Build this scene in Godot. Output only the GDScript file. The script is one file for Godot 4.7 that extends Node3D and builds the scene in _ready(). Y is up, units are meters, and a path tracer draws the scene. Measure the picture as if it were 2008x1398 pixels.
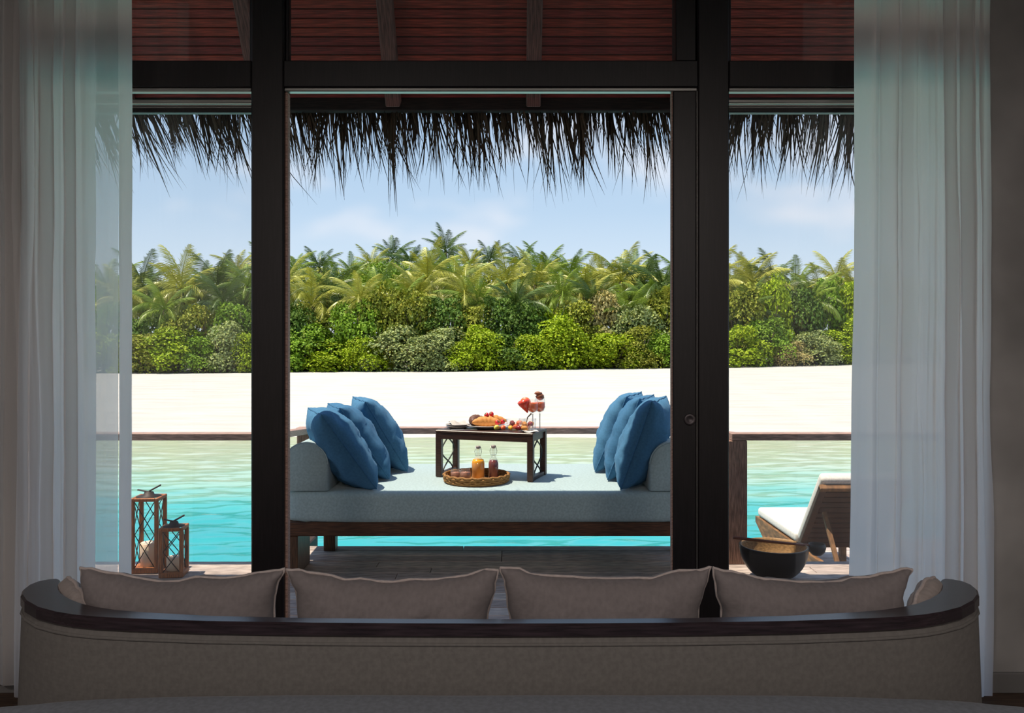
extends Node3D
# A villa room that looks out through an open sliding door over a deck daybed, a lagoon and a palm beach.
# Distances d run away from the camera (z = -d); the deck and the room floor are y = 0, the water y = SEA.

const F := 1600.0            # focal length in pixels of the 2008 x 1398 frame
const EYE := 1.5             # height of the lens
const HORIZON := 670.0
const SEA := -1.6
const DOOR := 3.65           # distance of the door frame

var M := {}
var taken := {}
var rng := RandomNumberGenerator.new()
var noise := FastNoiseLite.new()


func _ready() -> void:
	camera_and_light()
	materials()
	room()
	door_and_windows()
	deck()
	roof()
	beach_and_sea()
	vegetation()
	curtains()
	bed()
	sofa()
	daybed()
	table_and_food()
	wicker_tray()
	lanterns()
	bowl_and_ladle()
	lounger()


# ---------------------------------------------------------------- camera, sky, sun, lamps

func camera_and_light() -> void:
	rng.seed = 7
	noise.seed = 3
	noise.frequency = 1.0
	var c := Camera3D.new()
	c.name = "camera"
	c.projection = Camera3D.PROJECTION_FRUSTUM
	c.near = 0.05
	c.far = 500.0
	c.size = 1398.0 / F * c.near
	c.frustum_offset = Vector2(0, -(699.0 - HORIZON) / F * c.near)
	c.position = Vector3(0, EYE, 0)
	add_child(c)
	c.current = true

	var e := Environment.new()
	e.background_mode = Environment.BG_SKY
	var sky := Sky.new()
	var pano := PanoramaSkyMaterial.new()
	pano.panorama = ImageTexture.create_from_image(sky_image())
	sky.sky_material = pano
	e.sky = sky
	e.tonemap_mode = Environment.TONE_MAPPER_LINEAR
	e.tonemap_exposure = 1.0
	e.sdfgi_enabled = true
	e.ssao_enabled = true
	e.ssil_enabled = true
	var w := WorldEnvironment.new()
	w.name = "world_environment"
	w.environment = e
	add_child(w)

	var sun := DirectionalLight3D.new()
	sun.name = "sun"
	sun.light_color = Color(1.0, 0.95, 0.86)
	sun.light_energy = 2.15
	sun.light_angular_distance = 0.6
	sun.shadow_enabled = true
	sun.sky_mode = DirectionalLight3D.SKY_MODE_LIGHT_ONLY
	sun.look_at_from_position(Vector3(-0.32, 0.93, 0.005), Vector3.ZERO)
	add_child(sun)

	for s in [-1, 1]:      # ceiling lamps above the bed, behind the lens
		var a := AreaLight3D.new()
		a.name = "ceiling_lamp_light"
		a.area_size = Vector2(0.55, 0.55)
		a.light_color = Color(1.0, 0.95, 0.92)
		a.light_energy = 7.2
		a.shadow_enabled = true
		a.position = Vector3(s * 1.3, 3.20, 1.35)
		a.rotation.x = -PI / 2
		add_child(a, true)


func sky_image() -> Image:
	var w := 1024
	var h := 512
	var im := Image.create(w, h, false, Image.FORMAT_RGBAF)
	var n := FastNoiseLite.new()
	n.seed = 21
	n.frequency = 2.1
	n.fractal_octaves = 5
	# cumulus heaps near the horizon: [azimuth right of -z, elevation, half width, half height] in degrees
	var heaps := [[4.1, 8.0, 1.5, 2.6], [5.8, 6.0, 2.2, 1.6], [9.2, 6.4, 2.3, 1.9], [-4.2, 7.2, 1.0, 1.3], [-3.2, 6.0, 1.6, 0.9], [-11.0, 8.2, 2.6, 1.7],
		[-8.6, 7.2, 1.8, 1.2], [1.2, 5.8, 2.6, 0.9], [12.0, 5.6, 2.2, 1.2], [19.0, 5.0, 3.0, 1.6], [-24.0, 6.0, 4.0, 2.2], [33.0, 7.0, 5.0, 2.6], [60.0, 6.0, 6.0, 3.0],
		[95.0, 8.0, 7.0, 3.4], [140.0, 7.0, 8.0, 3.0], [-60.0, 7.0, 6.0, 3.0], [-100.0, 6.0, 6.0, 2.6], [-150.0, 8.0, 8.0, 3.4]]
	var stops := [[0.0, Color8(228, 241, 251)], [4.5, Color8(216, 234, 250)], [9.0, Color8(192, 218, 243)], [16.0, Color8(172, 202, 234)], [35.0, Color8(128, 172, 222)], [90.0, Color8(84, 136, 204)]]
	var cloud := Color8(243, 245, 252).srgb_to_linear()
	for j in h:
		var el := 90.0 - (j + 0.5) / h * 180.0
		var base: Color = Color8(120, 150, 150).srgb_to_linear()
		if el >= 0:
			for k in stops.size() - 1:
				if el <= stops[k + 1][0]:
					base = stops[k][1].srgb_to_linear().lerp(stops[k + 1][1].srgb_to_linear(), (el - stops[k][0]) / (stops[k + 1][0] - stops[k][0]))
					break
		for i in w:
			var c := base
			if el > 0:
				var az := (i + 0.5) / w * 360.0 - 180.0
				var d := Vector3(sin(deg_to_rad(az)) * cos(deg_to_rad(el)), sin(deg_to_rad(el)), -cos(deg_to_rad(az)) * cos(deg_to_rad(el)))
				var q := n.get_noise_3d(d.x * 1.6, d.y * 4.0, d.z * 1.6)
				var veil := smoothstep(-0.05, 0.45, q) * 0.6
				var rough := n.get_noise_3d(d.x * 9.0, d.y * 14.0, d.z * 9.0) * 0.55
				for b in heaps:
					var da: float = (az - b[0]) / b[2]
					var de: float = (el - b[1]) / b[3]
					if absf(da) < 2 and absf(de) < 2:
						veil = maxf(veil, smoothstep(1.15, 0.35, da * da + de * de + rough) * 1.0)
				c = base.lerp(cloud, veil)
			im.set_pixel(i, j, Color(c.r, c.g, c.b))
	return im


# ---------------------------------------------------------------- materials

func mat(called: String, color: Color, rough := 0.7, extra := {}) -> StandardMaterial3D:
	var m := StandardMaterial3D.new()
	m.resource_name = called
	m.albedo_color = color
	m.roughness = rough
	for k in extra:
		m.set(k, extra[k])
	M[called] = m
	return m


func noise_tex(freq: float, octaves: int, dark: float, seed_ := 1, size := 512) -> NoiseTexture2D:
	var n := FastNoiseLite.new()
	n.seed = seed_
	n.frequency = freq
	n.fractal_octaves = octaves
	var t := NoiseTexture2D.new()
	t.width = size
	t.height = size
	t.seamless = true
	t.noise = n
	var g := Gradient.new()
	g.set_color(0, Color(dark, dark, dark))
	g.set_color(1, Color(1, 1, 1))
	t.color_ramp = g
	return t


func weave_tex() -> ImageTexture:
	var im := Image.create(128, 128, false, Image.FORMAT_RGB8)
	for y in 128:
		for x in 128:
			var a := absf(sin(x * PI / 4.0)) * (1.0 if (y / 4 + x / 4) % 2 == 0 else 0.55)
			var b := absf(sin(y * PI / 4.0)) * (0.55 if (y / 4 + x / 4) % 2 == 0 else 1.0)
			var v := clampf(0.25 + 0.6 * maxf(a, b) + rng.randf() * 0.15, 0, 1)
			im.set_pixel(x, y, Color(v, v, v))
	return ImageTexture.create_from_image(im)


func wood(called: String, color: Color, grain: Vector3, rough := 0.6, world := false) -> StandardMaterial3D:
	return mat(called, color, rough, {"albedo_texture": M_grain, "uv1_triplanar": true, "uv1_world_triplanar": world, "uv1_scale": grain, "heightmap_enabled": false})


func cloth(called: String, color: Color, scale := 30.0, rim := 0.3) -> StandardMaterial3D:
	return mat(called, color, 0.95, {"albedo_texture": M_cloth, "uv1_triplanar": true, "uv1_scale": Vector3.ONE * 3.0, "heightmap_enabled": true, "heightmap_texture": M_weave,
		"heightmap_scale": 0.05, "rim_enabled": rim > 0, "rim": rim, "metallic_specular": 0.2})


var M_grain: NoiseTexture2D
var M_cloth: NoiseTexture2D
var M_weave: ImageTexture


func materials() -> void:
	M_grain = noise_tex(0.02, 4, 0.5)
	M_cloth = noise_tex(0.03, 3, 0.86, 5)
	M_weave = weave_tex()
	var blotch := noise_tex(0.008, 4, 0.8, 9)
	mat("plaster", Color8(170, 168, 166), 0.9, {"albedo_texture": blotch, "uv1_triplanar": true, "uv1_world_triplanar": true, "uv1_scale": Vector3.ONE * 0.4})
	mat("skirting", Color8(112, 111, 110), 0.6)
	wood("floor_wood", Color8(98, 76, 60), Vector3(0.5, 6, 6), 0.45)
	wood("frame_wood", Color8(31, 24, 28), Vector3(8, 0.5, 8), 0.42)
	mat("aluminium", Color8(165, 164, 160), 0.35, {"metallic": 0.8})
	mat("glass", Color(0.95, 1.0, 0.98, 0.004), 0.0, {"transparency": BaseMaterial3D.TRANSPARENCY_ALPHA})
	mat("lamp_glow", Color(1, 1, 1), 0.5, {"emission_enabled": true, "emission": Color(1.0, 0.95, 0.92), "emission_energy_multiplier": 1.5})
	var decks := [Color8(238, 218, 208), Color8(226, 206, 198), Color8(246, 230, 220), Color8(216, 196, 188)]
	for i in 4:
		wood("deck_%d" % i, decks[i], Vector3(0.6, 9, 9), 0.7)
	wood("rail_wood", Color8(216, 174, 158), Vector3(0.8, 10, 10), 0.6)
	wood("post_wood", Color8(194, 150, 130), Vector3(10, 0.8, 10), 0.6)
	var soffits := [Color8(224, 82, 68), Color8(198, 70, 64), Color8(236, 92, 70)]
	for i in 3:
		wood("soffit_%d" % i, soffits[i], Vector3(0.5, 9, 9), 0.65)
	wood("rafter_wood", Color8(176, 114, 104), Vector3(9, 0.6, 0.6), 0.7)
	wood("fascia_wood", Color8(70, 50, 46), Vector3(0.6, 9, 9), 0.7)
	mat("thatch", Color8(112, 90, 66), 0.95, {"albedo_texture": M_grain, "uv1_triplanar": true, "uv1_scale": Vector3(9, 1, 1)})
	mat("straw", Color(1, 1, 1), 0.9, {"vertex_color_use_as_albedo": true, "metallic_specular": 0.2})
	mat("sand", Color8(200, 196, 190), 0.95, {"albedo_texture": noise_tex(0.01, 5, 0.9, 4), "uv1_triplanar": true, "uv1_world_triplanar": true, "uv1_scale": Vector3(0.05, 0.1, 0.25), "metallic_specular": 0.1,
		"heightmap_enabled": true, "heightmap_texture": noise_tex(0.02, 4, 0.0, 8), "heightmap_scale": 7.0})
	mat("sea", Color(1, 1, 1), 0.12, {"vertex_color_use_as_albedo": true, "metallic_specular": 0.36})
	mat("sheer", Color(0.93, 0.92, 0.90, 0.78), 0.95, {"transparency": BaseMaterial3D.TRANSPARENCY_ALPHA, "backlight_enabled": true, "backlight": Color(1.25, 1.25, 1.25), "metallic_specular": 0.1, "cull_mode": BaseMaterial3D.CULL_DISABLED})
	mat("drape", Color(1.0, 0.965, 0.95, 0.98), 0.95, {"transparency": BaseMaterial3D.TRANSPARENCY_ALPHA, "backlight_enabled": true, "backlight": Color(1.25, 1.25, 1.25), "metallic_specular": 0.1, "cull_mode": BaseMaterial3D.CULL_DISABLED})
	cloth("sofa_cloth", Color8(112, 109, 106))
	cloth("cushion_cloth", Color8(131, 124, 124))
	cloth("piping_cloth", Color8(190, 178, 174), 30, 0.2)
	wood("sofa_wood", Color8(62, 50, 56), Vector3(0.6, 9, 9), 0.22)
	cloth("linen", Color8(124, 129, 137))
	cloth("arm_cloth", Color8(164, 154, 150))
	cloth("napkin_cloth", Color8(196, 188, 182))
	cloth("teal_cloth", Color8(174, 195, 199), 30.0, 1.0)
	cloth("blue_cloth", Color8(78, 126, 163), 30, 0.2)
	cloth("blue_cloth_deep", Color8(70, 117, 155), 30, 0.2)
	wood("daybed_wood", Color8(112, 72, 46), Vector3(0.7, 9, 9), 0.5)
	wood("daybed_leg_wood", Color8(118, 82, 56), Vector3(9, 0.7, 9), 0.5)
	wood("table_wood", Color8(84, 52, 38), Vector3(0.9, 12, 12), 0.4)
	mat("wire", Color8(60, 62, 56), 0.5, {"metallic": 0.5})
	mat("wicker", Color8(196, 140, 76), 0.8, {"albedo_texture": M_grain, "uv1_triplanar": true, "uv1_scale": Vector3(6, 40, 6)})
	mat("china", Color8(236, 230, 224), 0.25)
	mat("grey_china", Color8(168, 160, 154), 0.3)
	mat("bread", Color8(222, 150, 76), 0.7, {"albedo_texture": M_cloth, "uv1_triplanar": true, "uv1_scale": Vector3.ONE * 20})
	mat("chocolate", Color8(96, 58, 40), 0.6)
	mat("berry", Color8(206, 30, 44), 0.3)
	mat("papaya", Color8(240, 110, 66), 0.4)
	mat("mango", Color8(248, 170, 40), 0.4)
	mat("lime_fruit", Color8(214, 204, 92), 0.4)
	mat("plum", Color8(130, 26, 26), 0.3)
	mat("leaf_garnish", Color8(70, 110, 60), 0.5)
	mat("clear_glass", Color(0.97, 1.0, 0.99, 0.04), 0.02, {"transparency": BaseMaterial3D.TRANSPARENCY_ALPHA})
	mat("stem_glass", Color(0.6, 0.64, 0.64, 0.5), 0.3, {"transparency": BaseMaterial3D.TRANSPARENCY_ALPHA})
	mat("cocktail", Color8(246, 104, 30), 0.2)
	mat("cocktail_red", Color8(222, 72, 56), 0.2)
	mat("juice", Color8(246, 166, 0), 0.2)
	mat("syrup", Color8(120, 0, 18), 0.15)
	mat("jam", Color8(150, 92, 66), 0.5)
	mat("cork", Color8(150, 140, 140), 0.5)
	mat("lock_metal", Color8(92, 86, 88), 0.45, {"metallic": 0.7})
	mat("steel", Color8(150, 150, 148), 0.3, {"metallic": 0.9})
	wood("lantern_wood", Color8(208, 122, 62), Vector3(9, 1, 9), 0.6)
	mat("iron", Color8(54, 44, 44), 0.6, {"metallic": 0.3})
	mat("wax", Color8(236, 214, 188), 0.6, {"subsurf_scatter_enabled": true, "subsurf_scatter_strength": 0.2})
	wood("bowl_dark", Color8(34, 22, 20), Vector3(4, 9, 4), 0.4)
	wood("bowl_inside", Color8(206, 160, 106), Vector3(4, 9, 4), 0.6)
	wood("ladle_wood", Color8(170, 96, 66), Vector3(1, 9, 9), 0.5)
	mat("shell", Color8(40, 34, 32), 0.5)
	wood("teak", Color8(170, 122, 78), Vector3(2, 2, 0.6), 0.6)
	wood("teak_dark", Color8(98, 62, 42), Vector3(0.6, 8, 8), 0.6)
	cloth("white_cloth", Color8(240, 236, 230))
	wood("bark", Color8(128, 112, 92), Vector3(2, 2, 2), 0.9)
	# plants: leaf colours ride on the vertices, the tone of a plant on its material
	var tones := {"lime": Color8(166, 186, 40), "green": Color8(134, 166, 50), "silver": Color8(166, 176, 112), "deep": Color8(104, 132, 54), "dry": Color8(196, 180, 120), "olive": Color8(156, 160, 60)}
	for k in tones:
		mat("leaf_" + k, tones[k], 0.55, {"vertex_color_use_as_albedo": true, "backlight_enabled": true, "backlight": Color(0.35, 0.4, 0.1), "cull_mode": BaseMaterial3D.CULL_DISABLED, "metallic_specular": 0.3})
	mat("frond_green", Color8(142, 164, 62), 0.4, {"vertex_color_use_as_albedo": true, "backlight_enabled": true, "backlight": Color(0.18, 0.24, 0.05), "cull_mode": BaseMaterial3D.CULL_DISABLED})
	mat("frond_yellow", Color8(184, 184, 80), 0.4, {"vertex_color_use_as_albedo": true, "backlight_enabled": true, "backlight": Color(0.2, 0.24, 0.05), "cull_mode": BaseMaterial3D.CULL_DISABLED})
	mat("frond_dark", Color8(98, 122, 56), 0.4, {"vertex_color_use_as_albedo": true, "backlight_enabled": true, "backlight": Color(0.15, 0.2, 0.05), "cull_mode": BaseMaterial3D.CULL_DISABLED})


# ---------------------------------------------------------------- helpers

func P(x: float, y: float, d: float) -> Vector3:      # a pixel of the frame at distance d
	return Vector3((x - 1004.0) * d / F, EYE - (y - HORIZON) * d / F, -d)


func begin(flat := false) -> SurfaceTool:
	var st := SurfaceTool.new()
	st.begin(Mesh.PRIMITIVE_TRIANGLES)
	st.set_smooth_group(-1 if flat else 0)
	return st


func mesh_of(st: SurfaceTool) -> ArrayMesh:
	st.generate_normals()
	return st.commit()


func numbered(called: String) -> String:
	if not taken.has(called):
		taken[called] = 0
		return called
	taken[called] += 1
	return "%s_%03d" % [called, taken[called]]


func put(called: String, mesh: Mesh, m: Material, parent: Node = null) -> MeshInstance3D:
	var o := MeshInstance3D.new()
	o.mesh = mesh
	o.material_override = null
	for k in mesh.get_surface_count():
		o.set_surface_override_material(k, m)
	if parent == null:
		o.name = numbered(called)
		add_child(o, true)
	else:
		o.name = called
		parent.add_child(o, true)
	return o


func obj(called: String, st: SurfaceTool, m: Material, parent: Node = null) -> MeshInstance3D:
	return put(called, mesh_of(st), m, parent)


func tag(o: Node, label: String, category: String, group := "", kind := "") -> void:
	o.set_meta("label", label)
	o.set_meta("category", category)
	if group:
		o.set_meta("group", group)
	if kind:
		o.set_meta("kind", kind)


func thing(called: String, label: String, category: String, at := Vector3.ZERO, yaw := 0.0, group := "", kind := "") -> Node3D:
	var o := Node3D.new()
	o.name = numbered(called)
	o.position = at
	o.rotation.y = yaw
	add_child(o, true)
	tag(o, label, category, group, kind)
	return o


func tri(st: SurfaceTool, a: Vector3, b: Vector3, c: Vector3, out: Vector3) -> void:
	if (c - a).cross(b - a).dot(out) < 0:
		var t := b
		b = c
		c = t
	st.add_vertex(a)
	st.add_vertex(b)
	st.add_vertex(c)


func quad(st: SurfaceTool, a: Vector3, b: Vector3, c: Vector3, d: Vector3, out: Vector3) -> void:
	tri(st, a, b, c, out)
	tri(st, a, c, d, out)


func box(st: SurfaceTool, at: Vector3, size: Vector3, r := 0.004, turn := Basis.IDENTITY) -> void:   # a box with chamfered edges, flat faces
	var h := size / 2
	r = minf(r, minf(h.x, minf(h.y, h.z)) * 0.8)
	var axes := [Vector3.RIGHT, Vector3.UP, Vector3.BACK]
	var H := [h.x, h.y, h.z]
	var pt := func(s: Array, major: int) -> Vector3:
		var v := Vector3.ZERO
		for k in 3:
			v += axes[k] * s[k] * (H[k] if k == major else H[k] - r)
		return at + turn * v
	for k in 3:
		var i := (k + 1) % 3
		var j := (k + 2) % 3
		for s in [-1, 1]:
			var q := []
			for e in [[-1, -1], [1, -1], [1, 1], [-1, 1]]:
				var sg := [0, 0, 0]
				sg[k] = s
				sg[i] = e[0]
				sg[j] = e[1]
				q.append(pt.call(sg, k))
			quad(st, q[0], q[1], q[2], q[3], turn * (axes[k] * s))
		if r > 0:
			for a in [-1, 1]:
				for b in [-1, 1]:
					var s0 := [0, 0, 0]
					s0[i] = a
					s0[j] = b
					var s1 := s0.duplicate()
					s0[k] = -1
					s1[k] = 1
					quad(st, pt.call(s0, i), pt.call(s1, i), pt.call(s1, j), pt.call(s0, j), turn * (axes[i] * a + axes[j] * b))
	if r > 0:
		for x in [-1, 1]:
			for y in [-1, 1]:
				for z in [-1, 1]:
					var s := [x, y, z]
					tri(st, pt.call(s, 0), pt.call(s, 1), pt.call(s, 2), turn * Vector3(x, y, z))


func box_mesh(size: Vector3, r := 0.004) -> ArrayMesh:
	var st := begin(true)
	box(st, Vector3.ZERO, size, r)
	return mesh_of(st)


func bar(st: SurfaceTool, a: Vector3, b: Vector3, w: float, h: float, r := 0.003, side := Vector3.UP) -> void:   # a squared bar from a to b; h along `side`
	var z := (b - a).normalized()
	var x := side.cross(z).normalized()
	var y := z.cross(x)
	box(st, (a + b) / 2, Vector3(w, h, a.distance_to(b)), r, Basis(x, y, z))


func grid(st: SurfaceTool, f: Callable, nu: int, nv: int) -> void:   # f(u, v) with u, v in 0..1
	var rows := []
	for i in nu + 1:
		var row := PackedVector3Array()
		for j in nv + 1:
			row.append(f.call(float(i) / nu, float(j) / nv))
		rows.append(row)
	for i in nu:
		for j in nv:
			var a: Vector3 = rows[i][j]
			var b: Vector3 = rows[i + 1][j]
			var c: Vector3 = rows[i + 1][j + 1]
			var d: Vector3 = rows[i][j + 1]
			if a != b and b != c:
				st.add_vertex(a)
				st.add_vertex(b)
				st.add_vertex(c)
			if a != c and c != d and a != d:
				st.add_vertex(a)
				st.add_vertex(c)
				st.add_vertex(d)


func lathe(st: SurfaceTool, prof: Array, at := Vector3.ZERO, n := 24) -> void:   # prof: Vector2(radius, height), bottom to top outside
	var f := func(u: float, v: float) -> Vector3:
		var t := v * (prof.size() - 1)
		var k := mini(int(round(t)), prof.size() - 1)
		var p: Vector2 = prof[k]
		var a := (0.0 if u >= 1.0 else u) * TAU
		return at + Vector3(p.x * cos(a), p.y, p.x * sin(a))
	grid(st, f, n, prof.size() - 1)


func tube(st: SurfaceTool, pts: Array, radii: Variant, n := 8, closed := false) -> void:
	var rings := []
	var up := Vector3.UP
	for i in pts.size():
		var p: Vector3 = pts[i]
		var a: Vector3 = pts[(i - 1 + pts.size()) % pts.size()] if closed or i > 0 else p
		var b: Vector3 = pts[(i + 1) % pts.size()] if closed or i < pts.size() - 1 else p
		var z := (b - a).normalized()
		var side := up.cross(z)
		if side.length() < 0.05:
			side = Vector3.RIGHT.cross(z)
		side = side.normalized()
		up = z.cross(side).normalized()
		var r: float = radii[i] if radii is Array else radii
		var ring := []
		for k in n:
			var t := TAU * k / n
			ring.append(p + (side * cos(t) + up * sin(t)) * r)
		rings.append(ring)
	var m := pts.size() if closed else pts.size() - 1
	for i in m:
		var A: Array = rings[i]
		var B: Array = rings[(i + 1) % pts.size()]
		for k in n:
			var l := (k + 1) % n
			var c: Vector3 = (A[k] + B[k] + A[l] + B[l]) / 4
			quad(st, A[k], B[k], B[l], A[l], c - (pts[i] + pts[(i + 1) % pts.size()]) / 2)
	if not closed:
		for e in [0, pts.size() - 1]:
			var z: Vector3 = pts[0] - pts[1] if e == 0 else pts[-1] - pts[-2]
			for k in range(1, n - 1):
				tri(st, rings[e][0], rings[e][k], rings[e][k + 1], z)


func loft(st: SurfaceTool, sections: Array) -> void:   # sections: equal lists of points; closed rings, capped ends
	var n: int = sections[0].size()
	for i in sections.size() - 1:
		var A: Array = sections[i]
		var B: Array = sections[i + 1]
		var mid := Vector3.ZERO
		for k in n:
			mid += (A[k] + B[k]) / (2.0 * n)
		for k in n:
			var l := (k + 1) % n
			quad(st, A[k], B[k], B[l], A[l], (A[k] + B[k] + A[l] + B[l]) / 4 - mid)
	for e in [[0, 1], [sections.size() - 1, sections.size() - 2]]:
		var A: Array = sections[e[0]]
		var out := Vector3.ZERO
		for k in n:
			out += A[k] - sections[e[1]][k]
		for k in range(1, n - 1):
			tri(st, A[0], A[k], A[k + 1], out)


func pillow_mesh(w: float, h: float, t: float, pinch := 0.07, seed_ := 1, n := 26, power := 0.42, dip := -1.0) -> ArrayMesh:   # in the xy plane, thick along z, centred
	var st := begin()
	var nz := FastNoiseLite.new()
	nz.seed = seed_
	nz.frequency = 3.2
	if dip == -1.0:
		dip = pinch
	for side in [-1, 1]:
		var f := func(uu: float, vv: float) -> Vector3:
			var u := sin((uu * 2 - 1) * PI / 2)
			var v := sin((vv * 2 - 1) * PI / 2)
			var x := w / 2 * u * (1 - pinch * (1 - v * v))
			var y := h / 2 * v * (1 - dip * (1 - u * u))
			var e := maxf(0, 1 - u * u) * maxf(0, 1 - v * v)
			var z := t / 2 * pow(e, power)
			z += nz.get_noise_3d(x * 2.2, y * 2.2, side * 3.0) * t * 0.16 * pow(e, 0.6)
			x += nz.get_noise_2d(y * 3.0, 9.0) * 0.012
			y += nz.get_noise_2d(x * 3.0, 4.0) * 0.014
			return Vector3(x, y, side * z) if side > 0 else Vector3(x, y, -z)
		if side > 0:
			grid(st, f, n, n)
		else:
			grid(st, func(u, v): return f.call(v, u), n, n)
	return mesh_of(st)


func pillow_rim(w: float, h: float, pinch := 0.07, seed_ := 1, dip := -1.0) -> Array:   # points along the seam of such a pillow
	if dip == -1.0:
		dip = pinch
	var nz := FastNoiseLite.new()
	nz.seed = seed_
	nz.frequency = 3.2
	var pts := []
	for k in 80:
		var s := k / 20
		var q := sin(((k % 20) / 20.0 * 2 - 1) * PI / 2)
		var u: float = [q, 1.0, -q, -1.0][s]
		var v: float = [-1.0, q, 1.0, -q][s]
		var x := w / 2 * u * (1 - pinch * (1 - v * v))
		var y := h / 2 * v * (1 - dip * (1 - u * u))
		x += nz.get_noise_2d(y * 3.0, 9.0) * 0.012
		y += nz.get_noise_2d(x * 3.0, 4.0) * 0.014
		pts.append(Vector3(x, y, 0))
	return pts


func sphere_ish(st: SurfaceTool, at: Vector3, r: Vector3, bump := 0.0, seed_ := 1, turn := Basis.IDENTITY, nu := 16, nv := 10) -> void:
	var nz := FastNoiseLite.new()
	nz.seed = seed_
	nz.frequency = 1.3
	grid(st, func(u: float, v: float) -> Vector3:
		var a := (0.0 if u >= 1 else u) * TAU
		var e := -PI / 2 + PI * v
		var d := Vector3(cos(a) * cos(e), sin(e), sin(a) * cos(e))
		if v <= 0 or v >= 1:
			d = Vector3(0, signf(e), 0)
		return at + turn * (d * r * (1 + bump * nz.get_noise_3dv(d))), nu, nv)


# ---------------------------------------------------------------- the room

func slab(called: String, lo: Vector3, hi: Vector3, m: Material, label: String, category: String, r := 0.004) -> MeshInstance3D:
	var st := begin(true)
	box(st, (lo + hi) / 2, (hi - lo).abs(), r)
	var o := obj(called, st, m)
	tag(o, label, category, "", "structure")
	return o


func room() -> void:
	var L := -3.0
	var R := 3.0
	var back := 2.6
	slab("floor", Vector3(L - 0.2, -0.2, -3.80), Vector3(R + 0.2, 0, back + 0.2), M.floor_wood, "dark wooden room floor seen under the left curtain", "floor")
	slab("ceiling", Vector3(L - 0.2, 3.3, -3.50), Vector3(R + 0.2, 3.5, back + 0.2), M.plaster, "pale room ceiling above the bed and sofa", "ceiling")
	slab("wall_left", Vector3(L - 0.2, 0, -3.50), Vector3(L, 3.3, back), M.plaster, "plain plaster side wall left of the bed", "wall")
	slab("wall_right", Vector3(R, 0, -3.50), Vector3(R + 0.2, 3.3, back), M.plaster, "plain plaster side wall right of the bed", "wall")
	slab("wall_back", Vector3(L - 0.2, 0, back), Vector3(R + 0.2, 3.3, back + 0.2), M.plaster, "plain plaster wall behind the bed head", "wall")
	slab("wall_front_left", Vector3(L - 0.2, 0, -3.76), Vector3(-1.97, 3.3, -3.5), M.plaster, "plaster wall behind the left curtain", "wall")
	slab("wall_front_right", Vector3(1.99, 0, -3.76), Vector3(R + 0.2, 3.3, -3.5), M.plaster, "grey plaster wall right of the right curtain", "wall")
	slab("wall_front_top", Vector3(L - 0.2, 3.2, -3.76), Vector3(R + 0.2, 5.3, -3.5), M.plaster, "plaster wall above the glazed opening", "wall")
	slab("baseboard_right", Vector3(1.99, 0, -3.5), Vector3(R, 0.085, -3.48), M.skirting, "grey skirting board beside the right curtain hem", "baseboard", 0.003)
	slab("baseboard_left", Vector3(L, 0, -3.5), Vector3(-1.97, 0.1, -3.48), M.skirting, "grey skirting board behind the left curtain hem", "baseboard", 0.003)
	for s in [-1, 1]:
		var t := thing("ceiling_lamp", "square flush ceiling lamp above the %s half of the bed" % ("left" if s < 0 else "right"), "lamp", Vector3(s * 1.3, 3.3, 1.35))
		var st := begin(true)
		for q in [[0, 0.32, 0.66, 0.02], [0, -0.32, 0.66, 0.02], [0.32, 0, 0.02, 0.62], [-0.32, 0, 0.02, 0.62]]:
			box(st, Vector3(q[0], -0.03, q[1]), Vector3(q[2], 0.06, q[3]), 0.003)
		obj("lamp_rim", st, M.aluminium, t)
		st = begin(true)
		box(st, Vector3(0, -0.03, 0), Vector3(0.61, 0.05, 0.61), 0.003)
		obj("lamp_diffuser", st, M.lamp_glow, t)


func frame_part(called: String, x0: float, x1: float, y0: float, y1: float, z0: float, z1: float, parent: Node, m: Material = null) -> void:
	var st := begin(true)
	box(st, Vector3((x0 + x1) / 2, (y0 + y1) / 2, (z0 + z1) / 2), Vector3(absf(x1 - x0), absf(y1 - y0), absf(z1 - z0)), 0.004)
	obj(called, st, m if m else M.frame_wood, parent)


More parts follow.
